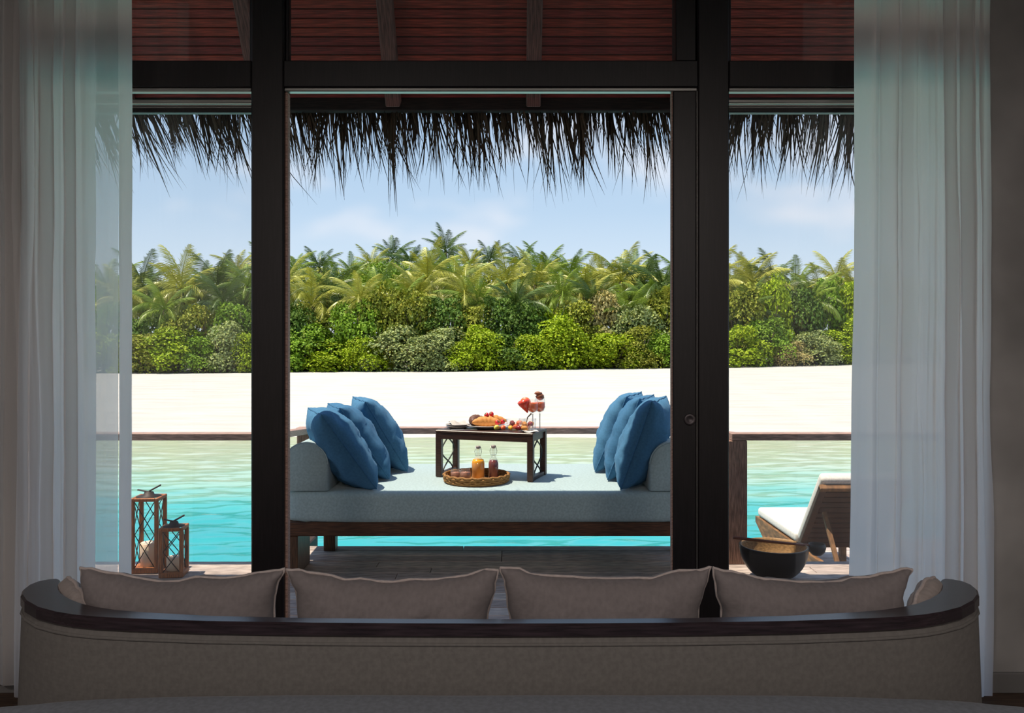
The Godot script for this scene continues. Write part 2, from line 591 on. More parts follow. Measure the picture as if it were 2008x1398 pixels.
func door_and_windows() -> void:
	var zf := -DOOR            # room side of the frame
	var zb := -DOOR - 0.10
	var top := 2.64
	var W: Material = M.frame_wood
	slab("trim_1", Vector3(-1.168, 0, zb), Vector3(-1.022, 3.2, zf), W, "dark wooden post left of the open doorway, floor to ceiling", "post", 0.006)
	slab("trim_2", Vector3(0.832, 0, zb), Vector3(0.972, 3.2, zf), W, "dark wooden post right of the open doorway", "post", 0.006)
	for q in [["trim_3", -1.97, -1.168, "left side pane"], ["trim_4", -1.022, 0.832, "open doorway"], ["trim_5", 0.972, 1.99, "right side pane"]]:
		slab(q[0], Vector3(q[1], top, zb), Vector3(q[2], 2.759, zf), W, "thick dark head beam over the %s, pale metal strip beneath" % q[3], "beam", 0.004)
		var t := get_node(NodePath(q[0]))
		frame_part("track", q[1], q[2], top - 0.017, top, zf - 0.05, zf - 0.01, t, M.aluminium)
	slab("trim_6", Vector3(-1.97, 3.13, zb), Vector3(1.99, 3.2, zf), W, "dark top frame of the upper panes", "beam", 0.004)
	slab("trim_7", Vector3(-1.99, 0.0, zb), Vector3(1.99, 0.03, zf), W, "dark threshold under the sliding door", "threshold", 0.004)
	# upper panes
	var n := 3
	for q in [[-1.97, -1.168, "left"], [-1.022, 0.832, "middle"], [0.972, 1.99, "right"]]:
		var t := thing("window_%d" % n, "clear %s pane above the head beam, showing the red-brown soffit" % q[2], "window", Vector3.ZERO, 0, "", "structure")
		n += 1
		frame_part("pane", q[0], q[1], 2.76, 3.13, zf - 0.055, zf - 0.047, t, M.glass)
		for x in [q[0] + 0.008, q[1] - 0.008]:
			frame_part("glazing_bead", x - 0.008, x + 0.008, 2.76, 3.13, zf - 0.07, zf - 0.03, t)
	# fixed side panes with their metal top rail
	for q in [[1, -1.97, -1.168, "left"], [2, 0.972, 1.99, "right"]]:
		var t := thing("window_%d" % q[0], "tall clear glass side pane between the %s curtain and the %s door post" % [q[3], q[3]], "window", Vector3.ZERO, 0, "", "structure")
		frame_part("pane", q[1], q[2], 0.03, top - 0.09, zf - 0.075, zf - 0.067, t, M.glass)
		frame_part("top_rail", q[1], q[2], 2.583, 2.60, zf - 0.085, zf - 0.05, t, M.aluminium)
		frame_part("top_rail", q[1], q[2], 2.566, 2.578, zf - 0.085, zf - 0.055, t, M.aluminium)
		frame_part("head_rail", q[1], q[2], 2.54, 2.562, zf - 0.09, zf - 0.05, t)
		frame_part("bottom_rail", q[1], q[2], 0.03, 0.09, zf - 0.09, zf - 0.05, t)
	var ll: Node3D = get_node("window_1")
	frame_part("slim_stile", -1.022, -1.008, 0.03, top - 0.017, zf - 0.06, zf - 0.02, ll, M.rail_wood)
	# the sliding leaf, pushed open to the right
	var d := thing("door_1", "glazed sliding door leaf pushed open behind the right post, round lock on its stile", "door", Vector3.ZERO, 0, "", "structure")
	frame_part("stile", 0.722, 0.826, 0.03, top - 0.017, zf - 0.05, zf - 0.005, d)
	frame_part("edge_strip", 0.716, 0.7225, 0.03, top - 0.017, zf - 0.045, zf - 0.012, d, M.rail_wood)
	frame_part("stile", 2.3, 2.4, 0.03, top - 0.017, zf - 0.145, zf - 0.11, d)
	frame_part("meeting_strip", 0.826, 0.831, 0.03, top - 0.017, zf - 0.03, zf - 0.001, d, M.aluminium)
	var st := begin()
	lathe(st, [Vector2(0.0, 0.0), Vector2(0.025, 0.0), Vector2(0.027, 0.004), Vector2(0.024, 0.008), Vector2(0.015, 0.009), Vector2(0.012, 0.006), Vector2(0.0, 0.006)], Vector3.ZERO, 24)
	var lock := obj("lock", st, M.lock_metal, d)
	lock.position = Vector3(0.796, 1.152, zf - 0.006)
	lock.rotation.x = PI / 2
	lock.set_meta("label", "round metal lock plate")
	# transom stile of the sliding bay, above the right post
	slab("trim_8", Vector3(0.735, 2.759, zb), Vector3(0.826, 3.13, zf - 0.01), W, "dark upper stile beside the right post above the beam", "post", 0.004)


# ---------------------------------------------------------------- deck, rails, roof

func planks(parent: Node, called: String, x0: float, x1: float, d0: float, d1: float, y: float, width: float, mats: Array) -> void:
	var d := d0
	var row := 0
	while d < d1 - 0.02:
		var w := minf(width, d1 - d)
		var cuts := [x0]
		var x := x0 + rng.randf_range(1.0, 2.6)
		while x < x1 - 0.6:
			cuts.append(x)
			x += rng.randf_range(1.6, 2.8)
		cuts.append(x1)
		for k in cuts.size() - 1:
			var o := put(called, box_mesh(Vector3(cuts[k + 1] - cuts[k] - 0.004, 0.028, w - 0.007), 0.003), mats[rng.randi() % mats.size()], parent)
			o.position = Vector3((cuts[k] + cuts[k + 1]) / 2, y - 0.014 + rng.randf_range(-0.001, 0.001), -(d + w / 2))
		d += width
		row += 1


func deck() -> void:
	var mats := [M.deck_0, M.deck_1, M.deck_2, M.deck_3]
	var t := thing("floor_deck", "weathered grey-brown boarded deck outside the sliding door", "deck", Vector3.ZERO, 0, "", "structure")
	planks(t, "plank", -4.2, 4.4, 3.78, 5.58, 0.0, 0.138, mats)
	planks(t, "plank", -1.75, 1.68, 5.58, 6.0, 0.0, 0.138, mats)
	var st := begin(true)
	box(st, Vector3(0.1, -0.16, -4.68), Vector3(8.5, 0.24, 1.76), 0.01)
	box(st, Vector3(-0.035, -0.16, -5.76), Vector3(3.4, 0.24, 0.42), 0.01)
	for x in [-1.62, 1.55]:
		box(st, Vector3(x, -0.14, -6.25), Vector3(0.12, 0.18, 0.62), 0.01)
	obj("joists", st, M.fascia_wood, t)
	for x in [-4.0, -2.2, -1.5, 1.4, 2.4, 4.2]:
		var s2 := begin(true)
		box(s2, Vector3(x, -1.4, -5.3), Vector3(0.2, 2.3, 0.2), 0.01)
		obj("pile", s2, M.post_wood, t)
	var lo := thing("floor_lower_deck", "lower sun deck that carries the lounger, a step below the main deck", "deck", Vector3.ZERO, 0, "", "structure")
	planks(lo, "plank", 1.95, 4.4, 5.62, 8.0, -0.43, 0.138, mats)
	st = begin(true)
	box(st, Vector3(3.17, -0.56, -6.8), Vector3(2.4, 0.2, 2.3), 0.01)
	for x in [2.2, 4.2]:
		for d in [5.9, 7.7]:
			box(st, Vector3(x, -1.5, -d), Vector3(0.16, 1.9, 0.16), 0.01)
	obj("joists", st, M.fascia_wood, lo)
	# railings: left, right and round the daybed alcove
	var hn := 0.883
	var hf := 0.814
	var dn := 5.54
	var df := 6.55
	var xl := -1.60
	var xr := 1.52
	var a := thing("railing", "brown wooden handrail on the left, behind the two lanterns", "railing")
	st = begin(true)
	bar(st, Vector3(-4.2, hn - 0.025, -dn), Vector3(xl - 0.05, hn - 0.025, -dn), 0.10, 0.046)
	obj("handrail", st, M.rail_wood, a)
	for x in [-3.9, -2.75]:
		if x < -2.8:
			st = begin(true)
			box(st, Vector3(x, 0.42, -dn), Vector3(0.1, 0.83, 0.1), 0.005)
			obj("post", st, M.post_wood, a)
	a = thing("railing", "brown wooden handrail on the right with a thick square post, above the lounger", "railing")
	st = begin(true)
	bar(st, Vector3(xr - 0.04, hn - 0.025, -dn), Vector3(4.4, hn - 0.025, -dn), 0.10, 0.046)
	obj("handrail", st, M.rail_wood, a)
	for x in [xr, 4.1]:
		st = begin(true)
		box(st, Vector3(x, 0.417, -dn), Vector3(0.128, 0.834, 0.1), 0.005)
		obj("post", st, M.post_wood, a)
	a = thing("railing", "brown wooden handrail round the back of the daybed alcove", "railing")
	st = begin(true)
	bar(st, Vector3(xl - 0.12, hf - 0.025, -df), Vector3(xr + 0.06, hf - 0.025, -df), 0.10, 0.05)
	obj("handrail", st, M.rail_wood, a)
	for x in [xl - 0.06, xr]:
		st = begin(true)
		bar(st, Vector3(x, hn - 0.03, -dn - 0.06), Vector3(x, hf - 0.026, -df + 0.05), 0.09, 0.046)
		obj("side_rail", st, M.rail_wood, a)
		st = begin(true)
		box(st, Vector3(x, 0.35, -df), Vector3(0.11, 0.86, 0.1), 0.005)
		obj("post", st, M.post_wood, a)
	st = begin(true)
	box(st, Vector3(xl - 0.06, 0.417, -dn), Vector3(0.11, 0.834, 0.1), 0.005)
	obj("post", st, M.post_wood, a)


func roof() -> void:
	var t := thing("roof", "dark thatched eave with red-brown soffit boards and a ragged fringe of palm leaf", "roof", Vector3.ZERO, 0, "", "structure")
	var eave := Vector3(0, 2.985, -4.98)
	var slope := Vector3(0, 1.4, 1.0).normalized()       # from the eave up towards the house
	var under := Vector3(0, -1.0, 1.4).normalized()      # out of the soffit, down and inwards
	var pitch := Basis(Vector3.RIGHT, -under, slope)
	# soffit boards
	var bw := 0.052
	var k := 0
	var shared := []
	for v in 3:
		shared.append(box_mesh(Vector3(7.4, 0.014, bw - 0.006), 0.003))
	while k * bw < 2.15:
		var o := put("soffit_board", shared[k % 3], M["soffit_%d" % (rng.randi() % 3)], t)
		o.transform = Transform3D(pitch, eave + slope * (k + 0.5) * bw - under * (0.007 + rng.randf_range(0, 0.002)))
		k += 1
	for x in [-2.34, -1.52, -0.718, 0.129, 1.007, 2.56]:
		var st := begin(true)
		box(st, Vector3(0, 0, 1.08), Vector3(0.086, 0.10, 2.2), 0.006)
		var o := obj("rafter", st, M.rafter_wood, t)
		o.transform = Transform3D(pitch, Vector3(x, 0, 0) + eave + under * 0.05)
	var st2 := begin(true)
	box(st2, Vector3(0, 2.96, -5.01), Vector3(7.6, 0.098, 0.06), 0.006)
	obj("fascia_board", st2, M.fascia_wood, t)
	# thatch on top, both slopes
	st2 = begin(true)
	var run := 6.9
	var c: Vector3 = eave + slope * (run / 2 - 0.05) - under * 0.17
	box(st2, c, Vector3(7.6, 0.28, run), 0.03, pitch)
	var ridge := eave + slope * run
	var down := Vector3(0, -1.4, 1.0).normalized()
	var pitch2 := Basis(Vector3.RIGHT, Vector3(0, 1.0, 1.4).normalized(), down)
	box(st2, ridge + down * run / 2 + Vector3(0, 0.1, 0.1), Vector3(7.6, 0.28, run + 0.3), 0.03, pitch2)
	obj("thatch_layer", st2, M.thatch, t)
	var fr := put("thatch_fringe", fringe_mesh(), M.straw, t)
	fr.set_meta("kind", "stuff")


func fringe_mesh() -> ArrayMesh:
	var V := PackedVector3Array()
	var C := PackedColorArray()
	var r := RandomNumberGenerator.new()
	r.seed = 11
	var n := FastNoiseLite.new()
	n.seed = 5
	n.frequency = 1.0
	var strand := func(root: Vector3, dir: Vector3, len: float, w: float, tone: Color) -> void:
		var bend := Vector3(r.randfn(0, 0.09), 0, r.randfn(0, 0.06))
		var az := r.randf() * PI
		var flat := Vector3(cos(az), 0, sin(az) * 0.6)
		var pts := []
		for k in 5:
			var q := k / 4.0
			pts.append(root + dir * len * q + bend * q * q * len)
		for k in 4:
			var w0 := w * (1.0 - pow(k / 4.0, 2.0) * 0.85)
			var w1 := w * (1.0 - pow((k + 1) / 4.0, 2.0) * 0.95)
			var a: Vector3 = pts[k] - flat * w0
			var b: Vector3 = pts[k] + flat * w0
			var c: Vector3 = pts[k + 1] + flat * w1
			var d: Vector3 = pts[k + 1] - flat * w1
			V.append_array([a, b, c, a, c, d])
			for m in 6:
				C.append(tone)
	# a thin thatch of short ends right under the eave
	for i in 1500:
		var x := -3.7 + 7.4 * (i + r.randf()) / 1500
		strand.call(Vector3(x, 3.05, -5.08 + r.randf_range(-0.12, 0.06)), Vector3(r.randfn(0.1, 0.2), -1, r.randfn(0, 0.15)).normalized(), 0.08 + r.randf_range(0.04, 0.20), r.randf_range(0.005, 0.010), Color(0.085, 0.062, 0.045) * r.randf_range(0.4, 1.4))
	# and leaf after leaf whose split tips hang down in clumps
	var clumps := 215
	for i in clumps:
		var x := -3.7 + 7.4 * (i + r.randf()) / clumps
		var lean := lerpf(0.36, 0.12, smoothstep(-2.3, -1.0, x))
		lean = lerpf(lean, -0.08, smoothstep(0.9, 1.7, x)) + r.randfn(0, 0.09)
		var body := 0.48 + 0.17 * n.get_noise_2d(x * 2.1, 7.0) + r.randfn(0, 0.05)
		if r.randf() < 0.12:
			body += 0.14
		var away := r.randf_range(-0.12, 0.05)
		for s in r.randi_range(8, 13):
			var fan := r.randfn(0, 1.0)
			var root := Vector3(x + fan * 0.012, 3.035 + r.randf_range(-0.02, 0.05), -5.08 + away + r.randf_range(-0.02, 0.02))
			strand.call(root, Vector3(lean + fan * 0.055, -1, r.randfn(-0.03, 0.08)).normalized(), body * r.randf_range(0.55, 1.08) + 0.06, r.randf_range(0.0040, 0.0085), Color(0.125, 0.085, 0.06) * r.randf_range(0.35, 1.9))
	return soup(V, C)


func soup(V: PackedVector3Array, C: PackedColorArray) -> ArrayMesh:
	var arr := []
	arr.resize(Mesh.ARRAY_MAX)
	arr[Mesh.ARRAY_VERTEX] = V
	var N := PackedVector3Array()
	N.resize(V.size())
	for i in range(0, V.size(), 3):
		var q := (V[i + 2] - V[i]).cross(V[i + 1] - V[i]).normalized()
		N[i] = q
		N[i + 1] = q
		N[i + 2] = q
	arr[Mesh.ARRAY_NORMAL] = N
	if C.size():
		arr[Mesh.ARRAY_COLOR] = C
	var m := ArrayMesh.new()
	m.add_surface_from_arrays(Mesh.PRIMITIVE_TRIANGLES, arr)
	return m


# ---------------------------------------------------------------- beach and lagoon

func bush_line(x: float) -> float:       # distance of the front of the vegetation, for a place x metres to the right
	return 53.0 + 0.12 * x + 0.0035 * x * x + 0.6 * sin(x * 0.35)


func ground(x: float, d: float) -> float:
	var b := bush_line(x)
	var top := SEA + 1.2 + 0.006 * x + maxf(0, x) * 0.004
	if d > b:
		return top + 0.25 * smoothstep(0, 30, d - b)
	var q := clampf((d - 26.5) / (b - 26.5), -0.3, 1.0)
	return SEA + (top - SEA) * (sin(q * PI / 2) if q > 0 else q * 1.2) + 0.03 * noise.get_noise_2d(x * 0.25, d * 0.3) * clampf(q * 3, 0, 1)


func beach_and_sea() -> void:
	var st := begin()
	grid(st, func(u: float, v: float) -> Vector3:
		var x := lerpf(-70, 75, u)
		var d := 18.0 + 102.0 * v * v if v > 0 else 18.0
		return Vector3(x, ground(x, d), -d), 150, 120)
	var b := obj("beach", st, M.sand)
	tag(b, "bright white sand beach between the lagoon and the shrubs", "beach", "", "structure")
	# the lagoon: a rippled surface, pale over the shallow sand and turquoise where it deepens towards the deck
	var nx := 220
	var nd := 330
	var w1 := FastNoiseLite.new()
	w1.seed = 31
	w1.frequency = 1.0
	w1.fractal_octaves = 3
	var depth := [[2.0, Color(0.015, 0.27, 0.31)], [13.0, Color(0.025, 0.33, 0.36)], [15.5, Color(0.06, 0.40, 0.40)], [17.5, Color(0.26, 0.50, 0.42)], [20.5, Color(0.40, 0.52, 0.41)], [27.5, Color(0.54, 0.57, 0.43)], [40.0, Color(0.56, 0.58, 0.44)]]
	var V := PackedVector3Array()
	var C := PackedColorArray()
	var I := PackedInt32Array()
	for i in nx + 1:
		for j in nd + 1:
			var d := 1.0 + 28.0 * pow(float(j) / nd, 1.0)
			var x := lerpf(-1.0, 1.0, float(i) / nx) * (8.0 + d * 0.95)
			var amp := clampf((29 - d) / 12.0, 0.25, 1.0)
			var y := SEA + amp * (0.040 * w1.get_noise_2d(x * 0.55, d * 1.5) + 0.016 * w1.get_noise_2d(x * 2.2 + 40, d * 4.6))
			V.append(Vector3(x, y, -d))
			var dd := d + 1.5 * w1.get_noise_2d(x * 0.10 + 9, d * 0.5) + 0.8 * w1.get_noise_2d(x * 0.5, d * 1.6 + 70)
			var c := Color.BLACK
			for k in depth.size() - 1:
				if dd <= depth[k + 1][0] or k == depth.size() - 2:
					c = depth[k][1].lerp(depth[k + 1][1], clampf((dd - depth[k][0]) / (depth[k + 1][0] - depth[k][0]), 0, 1))
					break
			C.append(c)
	for i in nx:
		for j in nd:
			var a := i * (nd + 1) + j
			I.append_array([a, a + nd + 1, a + nd + 2, a, a + nd + 2, a + 1])
	var arr := []
	arr.resize(Mesh.ARRAY_MAX)
	arr[Mesh.ARRAY_VERTEX] = V
	arr[Mesh.ARRAY_COLOR] = C
	arr[Mesh.ARRAY_INDEX] = I
	var m := ArrayMesh.new()
	m.add_surface_from_arrays(Mesh.PRIMITIVE_TRIANGLES, arr)
	var s2 := SurfaceTool.new()
	s2.create_from(m, 0)
	s2.generate_normals()
	var o := put("sea", s2.commit(), M.sea)
	tag(o, "shallow turquoise lagoon, paler towards the beach", "sea", "", "structure")


# ---------------------------------------------------------------- plants

func leaf_mesh(seed_: int, lumps: int, leaves: int, size: float, tall: float, upright := 0.4) -> ArrayMesh:   # foliage about a dome of radius 1 and height `tall`
	var r := RandomNumberGenerator.new()
	r.seed = seed_
	var V := PackedVector3Array()
	var C := PackedColorArray()
	var balls := []
	for i in lumps:
		var a := r.randf() * TAU
		var y := pow(r.randf(), 0.8)
		var q := sqrt(maxf(0.0, 1 - y * y * 0.9))
		var k := r.randf_range(0.56, 0.88)
		balls.append([Vector3(cos(a) * q * k, y * tall * r.randf_range(0.72, 0.90), sin(a) * q * k), r.randf_range(0.22, 0.40), r.randf_range(0.65, 1.25)])
	for i in leaves:
		var b: Array = balls[i % lumps]
		var dir := Vector3(r.randfn(), r.randfn() + 0.7, r.randfn()).normalized()
		var p: Vector3 = b[0] + dir * b[1] * r.randf_range(0.80, 1.08)
		if p.y < 0.02:
			continue
		var n := (dir + Vector3.UP * upright + Vector3(r.randfn(), r.randfn(), r.randfn()) * 0.4).normalized()
		var along := n.cross(Vector3(r.randfn(), r.randfn(), r.randfn())).normalized()
		along = (along + dir * 0.5).normalized()
		var side := n.cross(along).normalized()
		var L := size * r.randf_range(0.65, 1.3)
		var tone: float = b[2] * r.randf_range(0.7, 1.25)
		var c := Color(tone, tone, tone)
		var pick := r.randf()
		if pick < 0.10:
			c = Color(tone * 1.3, tone * 1.1, tone * 0.7)
		elif pick < 0.3:
			c = Color(tone * 0.75, tone * 0.85, tone * 0.9)
		var tip := p + along * L - n * L * 0.14
		var l := p + along * L * 0.55 + side * L * 0.32 + n * L * 0.07
		var rgt := p + along * L * 0.55 - side * L * 0.32 + n * L * 0.07
		V.append_array([p, l, tip, p, tip, rgt])
		for k in 6:
			C.append(c)
	return soup(V, C)


func frond_mesh(seed_: int, arch: float, hang: float) -> ArrayMesh:    # a feather leaf of length 1 that leaves the origin along +x
	var r := RandomNumberGenerator.new()
	r.seed = seed_
	var V := PackedVector3Array()
	var C := PackedColorArray()
	var pts := []
	var n := 30
	var p := Vector3.ZERO
	for i in n + 1:
		pts.append(p)
		var ang := -arch * pow(float(i) / n, 1.3)
		p += Vector3(cos(ang), sin(ang), 0.06 * sin(i * 0.2 + seed_)) / n
	for i in n:
		var a: Vector3 = pts[i]
		var b: Vector3 = pts[i + 1]
		var w0 := 0.010 * (1 - float(i) / n) + 0.002
		V.append_array([a + Vector3(0, 0, w0), b + Vector3(0, 0, w0), b - Vector3(0, 0, w0), a + Vector3(0, 0, w0), b - Vector3(0, 0, w0), a - Vector3(0, 0, w0)])
		V.append_array([a + Vector3(0, w0, 0), b + Vector3(0, w0, 0), b - Vector3(0, w0, 0), a + Vector3(0, w0, 0), b - Vector3(0, w0, 0), a - Vector3(0, w0, 0)])
		for k in 12:
			C.append(Color(1.25, 1.2, 0.9))
		var t := float(i) / n
		if t < 0.12:
			continue
		var along := (b - a).normalized()
		for s in [-1, 1]:
			var band := r.randf_range(0.8, 1.2)
			for m in 2:
				var L := 0.24 * sin(PI * clampf(0.15 + t * 0.80, 0, 1)) * r.randf_range(0.7, 1.15) + 0.02
				var dir := (along * (0.35 + 0.7 * t) + Vector3(0, 0, s) * 0.75 + Vector3(0, -hang * r.randf_range(0.3, 1.5), 0)).normalized()
				var base := a.lerp(b, m * 0.5)
				var mid := base + dir * L * 0.5
				var tip := base + dir * L + Vector3(0, -L * 0.4 * hang - L * 0.08, 0)
				var wd := along * 0.0072 + Vector3(0, 0.002, 0)
				var tone := band * r.randf_range(0.7, 1.25)
				var c := Color(tone, tone, tone)
				V.append_array([base - wd * 0.6, mid - wd, mid + wd, base - wd * 0.6, mid + wd, base + wd * 0.6, mid - wd, tip, mid + wd])
				for k in 9:
					C.append(c)
	return soup(V, C)


func ordinal(n: int) -> String:
	return ["first", "second", "third", "fourth", "fifth", "sixth", "seventh", "eighth", "ninth", "tenth", "eleventh", "twelfth", "thirteenth", "fourteenth", "fifteenth", "sixteenth", "seventeenth", "eighteenth", "nineteenth", "twentieth", "twenty-first", "twenty-second", "twenty-third", "twenty-fourth"][mini(n, 23)]


var counted := {}

func place_words(kind: String, px: float) -> String:     # "third from left through the open doorway"
	var where := ""
	if px < 258: where = "behind the left curtain"
	elif px < 492: where = "through the left side pane"
	elif px < 562: where = "behind the left door post"
	elif px < 1322: where = "through the open doorway"
	elif px < 1432: where = "behind the right door post"
	elif px < 1685: where = "through the right side pane"
	else: where = "behind the right curtain"
	var k := kind + where
	counted[k] = counted.get(k, -1) + 1
	return "%s from left %s" % [ordinal(counted[k]), where]


func vegetation() -> void:
	var r := RandomNumberGenerator.new()
	r.seed = 40
	var shrubs := []
	for i in 5:
		shrubs.append(leaf_mesh(100 + i, 30, 6000, 0.095, 1.7))
	var crowns := []
	for i in 3:
		crowns.append(leaf_mesh(200 + i, 60, 9000, 0.06, 1.3))
	var fronds := [frond_mesh(1, 0.35, 0.25), frond_mesh(2, 0.9, 0.45), frond_mesh(3, 1.5, 0.7), frond_mesh(4, 1.9, 0.95)]

	# front row at the sand edge: [pixel column, width, top, tone]
	var front := [[205, 90, 650, "lime"], [285, 80, 652, "olive"], [345, 96, 634, "lime"], [402, 76, 652, "green"], [445, 76, 636, "silver"], [484, 70, 650, "lime"], [530, 80, 640, "green"],
		[596, 96, 628, "green"], [658, 104, 664, "lime"], [716, 80, 654, "lime"], [770, 100, 630, "silver"], [822, 80, 652, "silver"], [868, 86, 640, "silver"], [912, 66, 664, "lime"], [946, 74, 642, "lime"],
		[1000, 92, 648, "deep"], [1050, 84, 654, "lime"], [1098, 90, 626, "lime"], [1152, 80, 662, "lime"], [1205, 90, 650, "lime"], [1255, 80, 638, "olive"], [1300, 80, 652, "green"], [1370, 96, 640, "lime"],
		[1452, 88, 632, "lime"], [1502, 86, 622, "green"], [1548, 70, 668, "dry"], [1594, 84, 642, "silver"], [1640, 90, 640, "lime"], [1690, 90, 618, "lime"], [1770, 100, 636, "green"]]
	var words := {"lime": "lime green", "green": "mid green", "silver": "silvery grey-green", "deep": "deep green", "dry": "dry straw-coloured", "olive": "olive green"}
	for q in front:
		var x0: float = (q[0] - 1004.0) / F * 53.0
		var rad: float = q[1] / 2.0 * bush_line(x0) / F * r.randf_range(1.25, 1.6)
		var d := bush_line(x0) + rad * r.randf_range(0.75, 1.15)
		var x: float = (q[0] - 1004.0) / F * d
		bush("beach_shrub", "%s front-row beach shrub, %s" % [words[q[3]], place_words("front", q[0])], "shrubs along the sand edge", shrubs[r.randi() % 5], Vector3(x, ground(x, d), -d), rad, EYE - (q[2] - HORIZON) * d / F, M["leaf_" + q[3]], r)
	# second row: taller shrubs behind
	var second := [[225, 606, "green"], [300, 612, "deep"], [378, 604, "olive"], [462, 600, "green"], [525, 596, "deep"], [588, 600, "deep"], [645, 606, "olive"], [700, 592, "green"], [752, 586, "olive"], [810, 592, "olive"], [868, 584, "deep"], [925, 590, "olive"],
		[976, 584, "deep"], [1028, 582, "deep"], [1082, 586, "lime"], [1136, 596, "olive"], [1192, 590, "dry"], [1250, 580, "silver"], [1306, 578, "olive"], [1375, 580, "deep"], [1452, 578, "olive"], [1508, 572, "lime"], [1562, 566, "deep"], [1620, 560, "green"], [1676, 562, "lime"], [1745, 570, "green"]]
	for q in second:
		var x0: float = (q[0] - 1004.0) / F * 56.0
		var d := bush_line(x0) + 3.6 + r.randf_range(-0.6, 0.8)
		var x: float = (q[0] - 1004.0) / F * d
		bush("beach_shrub", "tall %s shrub of the second row, %s" % [words[q[2]], place_words("second", q[0])], "tall shrubs behind the sand edge", shrubs[r.randi() % 5], Vector3(x, ground(x, d), -d), r.randf_range(1.9, 2.4), EYE - (q[1] + r.randf_range(-34.0, 12.0) - HORIZON) * d / F, M["leaf_" + q[2]], r)
	# broadleaf trees that close the view behind
	for k in 15:
		var px := 200.0 + k * 113.0 + r.randf_range(-18, 18)
		var top: float = [556, 552, 545, 540, 532, 520, 522, 530, 532, 536, 540, 548, 552, 552, 556][k]
		var d := 66.0 + r.randf_range(-1, 3)
		var x := (px - 1004.0) / F * d
		bush("broadleaf_tree", "dense round-crowned tree in the thicket, %s" % place_words("tree", px), "trees closing the thicket", crowns[k % 3], Vector3(x, ground(x, d), -d), r.randf_range(3.0, 3.8), EYE - (top - HORIZON) * d / F, [M.leaf_deep, M.leaf_olive, M.leaf_green][k % 3], r)
	# palms: [pixel column, pixel row of the crown's heart, distance beyond the bush line, frond length, tone, spear]
	var palms := [[212, 560, 8, 3.6, 0, 0], [280, 556, 7, 3.3, 2, 1], [312, 575, 10, 3.2, 1, 0], [356, 556, 6, 3.6, 1, 0], [428, 548, 7, 3.4, 2, 1], [400, 562, 12, 3.2, 0, 0], [466, 532, 14, 3.4, 1, 0], [486, 575, 6, 3.0, 0, 0], [520, 530, 15, 3.4, 0, 0],
		[580, 532, 16, 3.3, 0, 0], [612, 590, 5, 3.2, 1, 0], [626, 526, 19, 3.3, 2, 0], [668, 560, 8, 3.2, 0, 0], [690, 538, 16, 3.2, 0, 0], [728, 524, 18, 3.2, 1, 0], [770, 508, 22, 3.4, 2, 0], [742, 574, 7, 3.2, 0, 0], [806, 518, 18, 3.2, 2, 0], [838, 556, 9, 3.2, 1, 0],
		[874, 494, 22, 3.6, 2, 0], [850, 532, 14, 3.0, 0, 0], [912, 570, 7, 3.4, 1, 0], [922, 522, 17, 3.2, 1, 0], [960, 512, 20, 3.3, 2, 0], [994, 552, 9, 3.2, 1, 0], [1022, 520, 19, 3.3, 2, 0], [1062, 540, 11, 3.2, 0, 0], [1080, 530, 18, 3.2, 2, 0], [1118, 536, 12, 3.4, 0, 0],
		[1146, 560, 7, 3.4, 1, 0], [1182, 546, 13, 3.2, 1, 0], [1218, 552, 8, 3.4, 1, 0], [1246, 540, 12, 3.4, 0, 0], [1300, 560, 6, 3.5, 2, 1], [1276, 590, 5, 3.0, 0, 0], [1340, 550, 10, 3.4, 0, 0], [1400, 556, 7, 3.5, 1, 0], [1446, 548, 8, 3.4, 1, 0], [1478, 560, 6, 3.2, 1, 0], [1520, 566, 6, 3.4, 2, 1], [1562, 560, 9, 3.3, 0, 0],
		[1606, 566, 8, 3.3, 1, 0], [1640, 558, 10, 3.2, 1, 0], [1674, 566, 7, 3.4, 1, 0], [1730, 560, 8, 3.4, 0, 0],
		[245, 600, 5, 3.0, 1, 0], [322, 608, 4, 2.8, 0, 0], [440, 606, 5, 3.0, 2, 0], [560, 570, 8, 3.2, 1, 0], [640, 584, 6, 3.0, 2, 0], [706, 600, 4, 2.8, 1, 0], [784, 590, 5, 3.0, 0, 0], [820, 578, 7, 3.0, 1, 0], [890, 552, 10, 3.2, 0, 0], [938, 584, 6, 3.0, 0, 0], [1010, 586, 5, 3.0, 2, 0],
		[1050, 566, 8, 3.2, 1, 0], [1100, 580, 6, 3.0, 0, 0], [1166, 592, 5, 3.0, 2, 0], [1232, 598, 4, 2.9, 0, 0], [1262, 566, 8, 3.2, 2, 0], [1320, 600, 5, 3.0, 1, 0], [1462, 596, 4, 2.9, 2, 0], [1545, 592, 5, 3.0, 1, 0], [1590, 598, 4, 2.9, 0, 0], [1656, 596, 5, 3.0, 2, 0]]
	palms.sort_custom(func(a, b): return a[0] < b[0])
	for q in palms:
		var d: float = bush_line((q[0] - 1004.0) / F * 58.0) + q[2]
		var x: float = (q[0] - 1004.0) / F * d
		var g := ground(x, d)
		var y: float = EYE - (q[1] + (0.0 if q[2] >= 12 else r.randf_range(-12.0, 22.0)) - HORIZON) * d / F
		var words2: String = "tall coconut palm on the skyline" if q[2] >= 12 else "lower coconut palm over the shrubs"
		var t := thing("coconut_palm", "%s, %s" % [words2, place_words(words2, q[0])], "palm", Vector3(x, g, -d), r.randf() * TAU, "coconut palms behind the shrubs")
		var st := begin()
		var bow := r.randf_range(-0.5, 0.5)
		var pts := []
		var rad := []
		for k in 9:
			var f := k / 8.0
			pts.append(Vector3(bow * f * (1 - f) * 2.0, (y - g) * f, 0))
			rad.append(0.19 - 0.07 * f)
		tube(st, pts, rad, 8)
		obj("trunk", st, M.bark, t)
		var m: Material = [M.frond_green, M.frond_yellow, M.frond_dark][q[4]]
		var far: bool = q[2] >= 12
